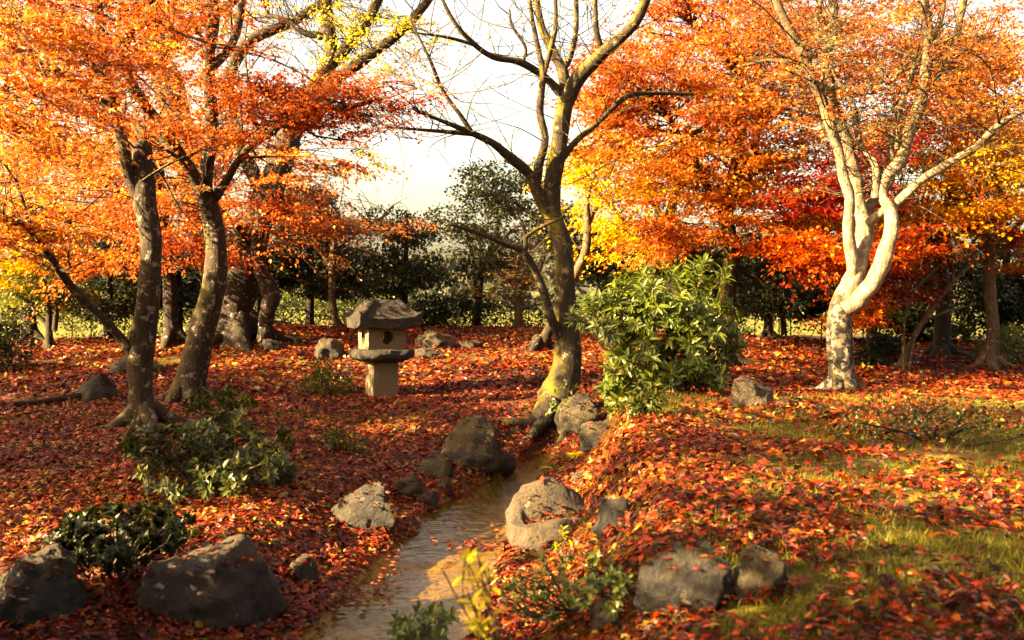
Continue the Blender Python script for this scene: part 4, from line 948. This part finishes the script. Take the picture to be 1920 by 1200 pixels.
slab('post', .215, .215, -.12, z_post, K_GRAN, .012, 5, .004, .95, seed=3)
# platform: wide slab, chamfered underneath
bm = bmesh.new(); prof = [(.20, z_post - .005), (.30, z_post + .005), (.41, z_post + .05), (.455, z_post + .075), (.465, z_post + .13), (.455, z_plat - .008), (.42, z_plat), (.02, z_plat)]
nn = 64; rows = []
for rr, z in prof:
    row = []
    for k in range(nn):
        th_ = k / nn * 2 * math.pi; cx, sy = math.cos(th_), math.sin(th_); e = 2 / 5.0
        row.append(bm.verts.new((math.copysign(abs(cx) ** e, cx) * rr, math.copysign(abs(sy) ** e, sy) * rr, z)))
    rows.append(row)
for r0, r1 in zip(rows, rows[1:]):
    for k in range(nn): bm.faces.new((r0[k], r0[(k + 1) % nn], r1[(k + 1) % nn], r1[k]))
bm.faces.new(rows[-1]); bm.faces.new(rows[0][::-1])
rough_bm(bm, .022, 5, 8); bmobj('platform', bm, K_ROOF, lan)
# light box with a carved moon window in each face
bm = bmesh.new(); hb, hz0, hz1 = .305, z_plat - .01, z_box; zc = (hz0 + hz1) / 2 + .02; rad = .108; nseg = 40
for kf in range(4):
    M = Matrix.Rotation(kf * math.pi / 2, 4, 'Z'); rings_ = []
    sq, ci, inn, cin = [], [], [], []
    for k in range(nseg):
        th_ = k / nseg * 2 * math.pi; cx, sz = math.cos(th_), math.sin(th_)
        m_ = max(abs(cx) / hb, abs(sz) / (hz1 - zc if sz > 0 else zc - hz0))
        sq.append(bm.verts.new(M @ Vector((cx / m_, -hb, zc + sz / m_))))
        ci.append(bm.verts.new(M @ Vector((cx * rad, -hb, zc + sz * rad))))
        inn.append(bm.verts.new(M @ Vector((cx * rad * .95, -hb + .09, zc + sz * rad * .95))))
    for k in range(nseg):
        k2 = (k + 1) % nseg
        bm.faces.new((sq[k], sq[k2], ci[k2], ci[k])); bm.faces.new((ci[k], ci[k2], inn[k2], inn[k]))
    # inner chamber wall round the opening
    sq2 = [bm.verts.new(M @ Vector((math.cos(k / nseg * 2 * math.pi) / max(abs(math.cos(k / nseg * 2 * math.pi)), abs(math.sin(k / nseg * 2 * math.pi)) / .7) * (hb - .09), -hb + .09, zc + math.sin(k / nseg * 2 * math.pi) * .15))) for k in range(nseg)]
    for k in range(nseg):
        k2 = (k + 1) % nseg; bm.faces.new((inn[k], inn[k2], sq2[k2], sq2[k]))
for z in (hz0, hz1 - .002):
    bm.faces.new([bm.verts.new((sx_ * hb * .995, sy_ * hb * .995, z)) for sx_, sy_ in ((-1, -1), (1, -1), (1, 1), (-1, 1))])
bmobj('light_box', bm, K_GRAN, lan, False)
# roof: concave slopes, lifted corners, worn cap
bm = bmesh.new(); nu = 41; hw_ = .50
def roofz(x, y, top=True):
    m_ = max(abs(x), abs(y)) / hw_; mn_ = min(abs(x), abs(y)) / hw_
    lift = .075 * (mn_ ** 3) * (m_ ** 3)
    if not top: return z_box - .012 + lift
    zz = z_roof + .02 + .25 * (1 - min(1, max(0, (m_ - .44) / .50))) ** 1.25 + lift
    ridge = .05 * math.exp(-((m_ - mn_) / .10) ** 2) * (1 if .25 < m_ else 0)
    return zz + ridge
grid = {}
for s_, top in ((0, False), (1, True)):
    for iu in range(nu):
        for iv in range(nu):
            x, y = (iu / (nu - 1) * 2 - 1) * hw_, (iv / (nu - 1) * 2 - 1) * hw_
            k_ = 1.0 if top else .97
            grid[s_, iu, iv] = bm.verts.new((x * k_, y * k_, roofz(x, y, top)))
for s_ in (0, 1):
    for iu in range(nu - 1):
        for iv in range(nu - 1):
            q = [grid[s_, iu, iv], grid[s_, iu + 1, iv], grid[s_, iu + 1, iv + 1], grid[s_, iu, iv + 1]]
            bm.faces.new(q if s_ else q[::-1])
edge = [(iu, 0) for iu in range(nu)] + [(nu - 1, iv) for iv in range(1, nu)] + [(iu, nu - 1) for iu in range(nu - 2, -1, -1)] + [(0, iv) for iv in range(nu - 2, 0, -1)]
for e0, e1 in zip(edge, edge[1:] + edge[:1]):
    bm.faces.new((grid[0, e0[0], e0[1]], grid[0, e1[0], e1[1]], grid[1, e1[0], e1[1]], grid[1, e0[0], e0[1]]))
rough_bm(bm, .013, 9, 15); bmobj('roof', bm, K_ROOF, lan, False)
bm = bmesh.new(); bmesh.ops.create_icosphere(bm, subdivisions=4, radius=1)
for q in bm.verts: q.co = Vector((q.co.x * .15, q.co.y * .14, z_roof + .265 + q.co.z * .06))
rough_bm(bm, .018, 9, 21); bmobj('cap', bm, K_ROOF, lan)

# ------------------------------------------------------------------ leafy bushes
def leaf_variants(tpl, mat, vals, name='leaf'):
    out = []
    for q in vals:
        a = Acc(); a.add(tpl[0], tpl[1], float(q)); me = a.mesh(name); me.materials.append(mat); out.append((q, me))
    return out
def place_leaf(var, c, y, n, s, rn, parent, org):
    y = unit(y); x = unit(np.cross(y, n)); z = np.cross(x, y)
    me = min(var, key=lambda q: abs(q[0] - rn))[1]
    o = bpy.data.objects.new('leaf', me); COL.objects.link(o); o.parent = parent
    p = c - org
    o.matrix_basis = Matrix(((x[0] * s, y[0] * s, z[0] * s, p[0]), (x[1] * s, y[1] * s, z[1] * s, p[1]), (x[2] * s, y[2] * s, z[2] * s, p[2]), (0, 0, 0, 1)))

def leafy(name, label, p, ends, per, mat, size, tpl, single=0, stems=None, spread=.5, bias=0, cat='bush', stemr=.012, droop=0.1):
    """stems run from the foot to each end; a whorl of leaves at each end; the leaves that show largest are objects"""
    p = np.array(p, float); t = Tree(name, label, cat, p, stems or B_BROWN)
    C, Yd, Nd, S, Rn = [], [], [], [], []
    main = max(3, len(ends) // 14)
    few = len(ends) <= 45
    hubs = []
    idx = rng.choice(len(ends), main, replace=False)
    for k in idx:
        e = ends[k]; m = p + (e - p) * .6 + rng.normal(size=3) * .06
        a = Acc(); c = catmull([p + rng.normal(size=3) * np.array([.05, .05, 0]) - np.array([0, 0, .05]), p + (e - p) * .3 + rng.normal(size=3) * .05, m], 4)
        tube(a, c, np.linspace(stemr, stemr * .5, len(c)), 6, .1, 8); part(a, 'stem', t.bark, t.root, True); hubs += list(c[3:])
    hubs = np.array(hubs)
    for e in ends:
        h = hubs[np.linalg.norm(hubs - e, axis=1).argmin()]
        wt = Acc() if few else t.tw
        tube(wt, catmull([h, (h + e) / 2 + rng.normal(size=3) * .03, e], 2), np.linspace(stemr * .4, .003, 5), 4)
        if wt is not t.tw: part(wt, 'twig', t.bark, t.root)
        ax = unit(e - h + np.array([0, 0, .1])); n = max(3, int(per * rng.uniform(.7, 1.3)))
        th = np.arange(n) * 2.4 + rng.uniform(0, 6); u = unit(np.cross(ax, [0.3, .2, 1.0])); w = np.cross(ax, u)
        rad = np.cos(th)[:, None] * u + np.sin(th)[:, None] * w
        yd = rad + ax * rng.uniform(.1, spread + .6, n)[:, None] + np.array([0, 0, -droop])
        C.append(e - ax * rng.uniform(0, size * 1.2, n)[:, None]); Yd.append(yd); Nd.append(ax + np.array([0, 0, .5]) + rng.normal(size=(n, 3)) * .25)
        S.append(size * rng.uniform(.6, 1.15, n)); Rn.append(np.clip(.5 + bias + rng.normal() * .12 + rng.normal(size=n) * .14, 0, 1))
    C, Yd, Nd, S, Rn = map(np.concatenate, (C, Yd, Nd, S, Rn))
    order = np.arange(len(C))
    if single:
        nearness = -(C[:, 1] - C[:, 1].mean()) + (C[:, 2] - C[:, 2].mean()) * .5 + rng.normal(size=len(C)) * .05
        order = np.argsort(-nearness); var = leaf_variants(tpl, mat, np.linspace(.05, .95, 10))
        for q in order[:single]: place_leaf(var, C[q], Yd[q], Nd[q], float(S[q]), Rn[q], t.root, p)
        order = order[single:]
    a = Acc(); leaves(a, C[order], Yd[order], Nd[order], S[order], Rn[order], tpl)
    part(a, 'foliage', mat, t.root, kind='stuff' if single else None)
    if t.tw.n: part(t.tw, 'twigs', t.bark, t.root, kind='stuff')
    return t

def blob_ends(regs):
    out = []
    for cx, cy, rx, ry, d0, d1, n in regs:
        for k in range(n):
            th = rng.uniform(0, 6.283); q = math.sqrt(rng.uniform(.05, 1))
            e = P(cx + rx * q * math.cos(th), cy + ry * q * math.sin(th), rng.uniform(d0, d1))
            if e[2] > g1(e[0], e[1]) + .05: out.append(e)
    return out
gb = P(1240, 740, 12.3); gb[2] = g1(gb[0], gb[1])
leafy('green_bush', 'large glossy green bush with long pointed leaves between the mossy tree and the pale tree', gb,
      blob_ends([(1235, 565, 105, 75, 11.4, 13.2, 95), (1150, 590, 85, 45, 11.4, 12.8, 50), (1330, 620, 75, 65, 11.4, 13, 55), (1220, 680, 90, 45, 11.3, 12.8, 42), (1310, 510, 60, 25, 11.6, 12.8, 18), (1260, 640, 110, 90, 11.2, 13, 60), (1290, 715, 80, 35, 11.3, 12.4, 40), (1190, 730, 70, 35, 11.2, 12.2, 36), (1225, 770, 60, 20, 11.2, 12.0, 16), (1230, 610, 120, 80, 11.0, 11.8, 50)]),
      14, L_BUSH, .15, LANCE, 290, stemr=.022)
cb = hit(385, 925)
leafy('camellia_bush', 'dark glossy-leaved bush sprawling below the two left maples', cb,
      blob_ends([(320, 830, 95, 40, 8.4, 10.0, 84), (450, 825, 100, 50, 8.4, 10.2, 84), (410, 755, 66, 26, 9.3, 10.4, 40), (350, 895, 105, 38, 7.9, 9.4, 70), (490, 885, 75, 38, 8.2, 9.6, 46), (265, 835, 45, 25, 8.6, 9.4, 20)]),
      16, L_CAM, .085, OVAL, 290, stemr=.014)
db = hit(225, 1085)
leafy('low_shrub', 'low matted dark shrub above the bottom left boulders', db,
      blob_ends([(220, 1000, 125, 55, 5.9, 7.2, 150), (160, 1030, 80, 45, 5.6, 6.6, 70), (300, 985, 70, 40, 6.2, 7.3, 60)]),
      34, L_EVER, .05, KITE, 0, stemr=.008, cat='shrub', bias=-.05)
def fg(name, label, px, py, regs, per, mat, size, tpl, single, cat='plant', bias=0, stems=None):
    b = hit(px, py); return leafy(name, label, b, blob_ends(regs), per, mat, size, tpl, single, stems=stems or B_DARK, cat=cat, bias=bias, stemr=.005)
b = P(893, 1290, 3.3); b[2] = g1(b[0], b[1])
leafy('leafy_shoot', 'upright young shoot with blurred yellow leaves at the bottom centre', b, blob_ends([(885, 1070, 55, 30, 3.2, 3.5, 9), (895, 1130, 26, 40, 3.2, 3.45, 7), (900, 1185, 20, 20, 3.25, 3.4, 3)]), 4, L_YEL, .06, OVAL, 60, cat='plant', stemr=.005)
fg('small_shrub', 'low yellow-green leafy shrub on the bank in front of the trough stone', 1090, 1150, [(1080, 1085, 110, 50, 4.6, 5.5, 70), (1150, 1110, 70, 40, 4.4, 5.1, 36), (1000, 1125, 70, 40, 4.6, 5.3, 34)], 7, L_BUSH, .045, OVAL, 120, cat='shrub', bias=.12)
fg('small_shrub', 'dark low leafy plant at the bottom edge left of the yellow-leaved shoot', 800, 1230, [(800, 1170, 60, 32, 4.3, 5.0, 26), (765, 1185, 40, 22, 4.3, 4.9, 12)], 7, L_BUSH, .055, OVAL, 60, cat='shrub', bias=-.15)
fg('leafy_shoot', 'slim shoot with yellow-green leaves beside the trough stone front', 1070, 1075, [(1065, 1020, 22, 42, 6.6, 7.0, 9)], 4, L_YEL, .05, OVAL, 24, bias=-.2)
fg('ivy_plant', 'small star-leaved plant growing on the base of the mossy tree', 1060, 770, [(1060, 735, 22, 22, 12.9, 13.3, 8), (1040, 765, 20, 12, 12.7, 13.0, 5)], 5, L_BUSH, .07, OVAL, 24)
def fern(label, px, py, n, L, seed):
    b = hit(px, py); r = thing('fern', label, 'fern', b, 'ferns on the stream bank'); rs = np.random.default_rng(seed)
    for k in range(n):
        th = rs.uniform(0, 6.283); l = L * rs.uniform(.7, 1.2); d = np.array([math.cos(th), math.sin(th), 0])
        tt = np.linspace(0, 1, 14); c = b + d * (tt * l)[:, None] + np.array([0, 0, 1]) * (l * (1.0 * tt - .85 * tt ** 2))[:, None]
        a = Acc(); tube(a, c, np.linspace(.004, .0012, 14), 4, rnd=.3)
        sd_ = np.cross(d, [0, 0, 1.0]); w = l * .28 * np.sin(np.pi * np.clip(tt * .9 + .1, 0, 1))
        for s_ in (-1, 1):
            leaves(a, c[1:], np.repeat((sd_ * s_ + d * .35)[None], 13, 0), np.tile([0, 0, 1.0], (13, 1)), w[1:] + .01, np.clip(.6 + rs.normal(size=13) * .1, 0, 1), _kite(.02, .14, .3))
        part(a, 'frond', L_YEL if k % 3 else L_OLIVE, r)
fern('yellowing fern hanging over the far end of the stream', 1075, 870, 9, .30, 1)
fern('small brown-edged fern at the water below the yellowing fern', 1042, 885, 7, .22, 2)

# ------------------------------------------------------------------ leaf litter, grass
def scatter(n, y0, y1, pad=1.6):
    y = np.sqrt(rng.uniform(y0 ** 2, y1 ** 2, n)); x = rng.uniform(-1, 1, n) * (y * .54 + pad); return x, y
def gnormal(x, y, e=.05):
    return unit(np.stack([-(ground(x + e, y) - ground(x - e, y)) / (2 * e), -(ground(x, y + e) - ground(x, y - e)) / (2 * e), np.ones(len(x))], 1))
fa = Acc(); FALL = []
def litter_layer(n, y0, y1, size, tpl, collect=False, thr=-.9, tilt=.36):
    x, y = scatter(n, y0, y1); z = ground(x, y)
    den = fbm(np.stack([x * .9, y * 1.1, x * 0], 1), 21, 3)
    right = sstep(-.2, 1.0, x - np.interp(y, SY, SX)) * (1 - sstep(9, 13, y))
    keep = (den > -.70 + .50 * right + rng.normal(size=n) * .25) & (z > WATER + .03)
    x, y, z = x[keep], y[keep], z[keep]; n = len(x); nm = gnormal(x, y) + rng.normal(size=(n, 3)) * tilt
    a = rng.uniform(0, 6.283, n); yd = np.stack([np.cos(a), np.sin(a), rng.normal(size=n) * .15], 1)
    yd = yd - unit(nm) * np.sum(yd * unit(nm), 1)[:, None]
    hue = .50 - .10 * right[keep] + .18 * fbm(np.stack([x * .35, y * .35, x * 0], 1), 31, 2)
    rn = np.clip(hue + rng.normal(size=n) * .29, 0, 1); s = size * np.clip(np.exp(rng.normal(size=n) * .30), .4, 1.7)
    p = np.stack([x, y, z + rng.uniform(.008, .035, n) + right[keep] * rng.uniform(0, .03, n)], 1)
    if collect: FALL.append((p, yd, nm, s, rn)); return
    leaves(fa, p, yd, nm, s, rn, tpl)
litter_layer(78000, 2.8, 9.5, .055, MAPLE, True)
litter_layer(9000, 2.5, 5.4, .055, MAPLE)
litter_layer(76000, 9.0, 17.0, .060, STAR3)
litter_layer(75000, 16.0, 27.5, .090, KITE)
p, yd, nm, s, rn = FALL[0]
show = s / p[:, 1] * (np.abs(p[:, 0]) < .5 * p[:, 1]) * ((CAMZ - p[:, 2]) / p[:, 1] < .33)
show = show * np.where(p[:, 0] > np.interp(p[:, 1], SY, SX), 1.0, .9)
order = np.argsort(-show); var = leaf_variants(MAPLE, L_FALL, np.linspace(.03, .97, 12), 'fallen_leaf')
for q in order[:300]:
    place_leaf(var, p[q], yd[q], nm[q], float(s[q]), rn[q], GROUND, np.zeros(3))
for o in [o for o in GROUND.children if o.name.startswith('leaf')]: o.name = 'fallen_leaf'
rest = order[300:]
for q, tp in ((rest[p[rest, 1] < 5.8], MAPLE), (rest[p[rest, 1] >= 5.8], STAR3)):
    leaves(fa, p[q], yd[q], nm[q], s[q], rn[q], tp)
for v, W in ROCKS:
    m = v.mean(0); top = v[v[:, 2] > np.percentile(v[:, 2], 72)]
    k = int(14 + 120 * W * W); q = top[rng.integers(len(top), size=k)] + np.array([0, 0, .008])
    a = rng.uniform(0, 6.283, k); rr = np.abs(v[:, :2] - m[:2]).max(0)
    leaves(fa, q, np.stack([np.cos(a), np.sin(a), 0 * a], 1), np.array([0, 0, 1.0]) + rng.normal(size=(k, 3)) * .3, .05 * rng.uniform(.6, 1.2, k), np.clip(.48 + rng.normal(size=k) * .25, 0, 1), MAPLE)
    k = int(60 + 160 * W); a = rng.uniform(0, 6.283, k); ra = rng.normal(1.0, .14, k)
    x, y = m[0] + np.cos(a) * rr[0] * ra, m[1] + np.sin(a) * rr[1] * ra; z = ground(x, y); ok = z > WATER
    x, y, z, a = x[ok], y[ok], z[ok], a[ok]; k = len(x); b = rng.uniform(0, 6.283, k)
    leaves(fa, np.stack([x, y, z + rng.uniform(.01, .07, k)], 1), np.stack([np.cos(b), np.sin(b), 0 * b], 1), np.array([0, 0, 1.0]) + rng.normal(size=(k, 3)) * .5, .055 * rng.uniform(.6, 1.2, k), np.clip(.45 + rng.normal(size=k) * .27, 0, 1), STAR3)
k = 170; x, y = rng.uniform(-.2, .26, k), rng.normal(-.085, .045, k)
ca, sa = math.cos(R(14)), math.sin(R(14))
leaves(fa, np.stack([tb[0] + x * ca - y * sa, tb[1] + x * sa + y * ca, tb[2] + topz(x, y) + rng.uniform(.03, .09, k)], 1), rvec(k) * np.array([1, 1, .2]), np.array([0, 0, 1.0]) + rng.normal(size=(k, 3)) * .5, .045 * rng.uniform(.6, 1.2, k), np.clip(.5 + rng.normal(size=k) * .25, 0, 1), STAR3)
k = 15000; y = rng.uniform(4.0, 13.2, k); sd = np.where(rng.uniform(size=k) < .6, 1, -1)
x = np.interp(y, SY, SX) + sd * (np.interp(y, SY, SWD) + rng.uniform(-.22, 1.05, k)); z = ground(x, y); ok = z > WATER + .015
x, y, z = x[ok], y[ok], z[ok]; k = len(x); a = rng.uniform(0, 6.283, k); nm = gnormal(x, y); yd = np.stack([np.cos(a), np.sin(a), 0 * a], 1); yd = yd - nm * np.sum(yd * nm, 1)[:, None]
leaves(fa, np.stack([x, y, z], 1) + nm * rng.uniform(.008, .04, k)[:, None], yd, nm + rng.normal(size=(k, 3)) * .4, .055 * np.clip(np.exp(rng.normal(size=k) * .3), .4, 1.6), np.clip(.43 + rng.normal(size=k) * .28, 0, 1), STAR3)
# rafts of leaves on the water and wet leaves along its edge
def raft(px, py, rx, ry, n):
    d = (CAMZ - WATER) * FPX / (py - HORZ); c = P(px, py, d)
    x = c[0] + rng.normal(size=n) * rx / FPX * d; y = d + rng.normal(size=n) * ry * d / (py - HORZ)
    z = np.maximum(ground(x, y) + .01, WATER + .012 + .035 * sstep(7.35, 7.75, y))
    a = rng.uniform(0, 6.283, n)
    leaves(fa, np.stack([x, y, z + rng.uniform(0, .012, n)], 1), np.stack([np.cos(a), np.sin(a), 0 * a], 1), np.array([0, 0, 1.0]) + rng.normal(size=(n, 3)) * .15, .06 * rng.uniform(.6, 1.2, n), np.clip(.4 + rng.normal(size=n) * .2, 0, 1), MAPLE)
raft(900, 1035, 32, 6, 90); raft(720, 1080, 25, 20, 40); raft(860, 900, 45, 14, 130); raft(700, 1030, 25, 10, 50); raft(930, 1120, 30, 16, 40); raft(640, 1100, 22, 40, 130); raft(600, 1160, 20, 20, 70); raft(780, 960, 30, 8, 60); raft(960, 1000, 20, 8, 40); raft(960, 880, 40, 8, 60); raft(800, 1000, 90, 40, 40); raft(860, 940, 30, 6, 40); raft(690, 1120, 30, 14, 40)
tag(link('fallen_leaves', fa.mesh('fallen_leaves'), L_FALL), 'layer of red and orange maple leaves fallen over the ground', None, None, 'stuff')

ga = Acc()
x, y = scatter(230000, 2.6, 11.5); x2, y2 = scatter(60000, 2.4, 5.2); x, y = np.concatenate([x, x2]), np.concatenate([y, y2]); xs_ = x - np.interp(y, SY, SX)
den = fbm(np.stack([x * 1.1, y * 1.3, x * 0], 1), 41, 3)
keep = (xs_ > 0.9) & (den > -.30 - .4 * (y < 5.4) + rng.normal(size=len(x)) * .22); x, y = x[keep], y[keep]; n = len(x)
up = gnormal(x, y) + rng.normal(size=(n, 3)) * .45; a = rng.uniform(0, 6.283, n)
leaves(ga, np.stack([x, y, ground(x, y) - .005], 1), up, np.stack([np.cos(a), np.sin(a), 0 * a], 1), rng.uniform(.02, .075, n), np.clip(.5 + .2 * den[keep] + rng.normal(size=n) * .2, 0, 1), BLADE)
k = 26000; y = rng.uniform(4.0, 12.8, k); x = np.interp(y, SY, SX) + np.interp(y, SY, SWD) + rng.uniform(.15, 1.3, k)
ok = vnoise(np.stack([x * 2.2, y * 2.2, x * 0], 1), 61) > .05; x, y = x[ok], y[ok]; k = len(x); a = rng.uniform(0, 6.283, k)
leaves(ga, np.stack([x, y, ground(x, y) - .005], 1), gnormal(x, y) + rng.normal(size=(k, 3)) * .6, np.stack([np.cos(a), np.sin(a), 0 * a], 1), rng.uniform(.02, .07, k), np.clip(.55 + rng.normal(size=k) * .2, 0, 1), BLADE)
tag(link('grass', ga.mesh('grass'), L_GRASS), 'thin yellow-green grass on the right bank', None, None, 'stuff')

# ------------------------------------------------------------------ unseen trees and shrubs added to dapple, shade and block the light
def unseen_shade_tree(label, x, y, h, rad, n, mat, name='maple_tree', Rr=.7, nl=75, low=.64):
    b = np.array([x, y, g1(x, y)]); t = Tree(name, label, 'tree', b, B_BROWN, None, 'unseen shade trees added around the view')
    t.trunk([b, b + np.array([.1, .1, h * .3]), b + np.array([-.1, .2, h * .6]), b + np.array([.1, 0, h * .85])], [.16, .13, .10, .05])
    for k in range(5):
        th_ = k * 1.3; e = b + np.array([math.cos(th_) * rad * .7, math.sin(th_) * rad * .7, h * rng.uniform(.6, .95)])
        t.limb([b + np.array([0, .1, h * .4]), (b + e) / 2 + np.array([0, 0, h * .28]), e], [.07, .05, .02])
    t.canopy(b + np.array([0, 0, h * low]), (rad, rad, h * .34), n, Rr, nl, mat, .13, KITE)
    t.done()
unseen_shade_tree('unseen orange maple added for shade outside the left edge, level with the camellia bush', -9.3, 7.9, 5.2, 2.3, 190, L_ORANGE)
unseen_shade_tree('unseen golden maple added for shade outside the left edge, level with the log', -12.0, 11.0, 5.8, 2.6, 210, L_GOLD)
unseen_shade_tree('unseen tall sparse red maple added for shade outside the left edge, level with the trough stone', -4.9, 5.2, 6.6, 1.7, 60, L_RED, low=.80)
unseen_shade_tree('unseen red maple added for shade outside the left edge near the photographer', -5.4, 2.0, 5.0, 1.9, 50, L_RED, low=.68)
unseen_shade_tree('unseen orange maple added for shade outside the left edge, level with the hedge', -16.5, 17.0, 6.5, 2.8, 90, L_ORANGE)
unseen_shade_tree('unseen orange maple added for shade outside the left edge, level with the lantern', -13.0, 14.0, 5.6, 2.5, 100, L_ORANGE)
shrub('unseen dark shrub added to shade the rocks, just outside the left edge, beside the corner slab', (-3.45, 4.75, g1(-3.45, 4.75)), (.85, .65, 1.35), 9000, L_EVER, .07, clumps=34).done(names='foliage')  # added out of view to keep the corner rocks in shade
shrub('unseen tall dark shrub added for shade outside the left edge, nearer the photographer than the corner slab', (-5.2, 2.9, g1(-5.2, 2.9)), (1.2, 1.0, 2.6), 14000, L_EVER, .11, clumps=36).done(names='foliage')  # added out of view to darken the bottom left foreground
for lab, x, y, h, rad, n, m_ in (('unseen orange maple added to block sky light behind the photographer, on the left', -5.5, -5.5, 6.5, 3.0, 70, L_ORANGE), ('unseen golden maple added to block sky light straight behind the photographer', .5, -5.0, 7.0, 3.2, 80, L_GOLD),
        ('unseen red maple added to block sky light behind the photographer, on the right', 6.0, -4.0, 7.0, 3.2, 80, L_RED), ('unseen orange maple added to block sky light outside the right edge near the photographer', 8.2, 3.5, 6.5, 3.0, 80, L_ORANGE),
        ('unseen golden maple added to block sky light outside the right edge, level with the pale tree', 12.0, 11.0, 7.0, 3.2, 80, L_GOLD)):
    unseen_shade_tree(lab, x, y, h, rad, n, m_, low=.6, Rr=.9)  # added out of view to hold back sky light from behind and the right
print("objects", len(bpy.data.objects), "tris", sum(len(m.polygons) for m in bpy.data.meshes))
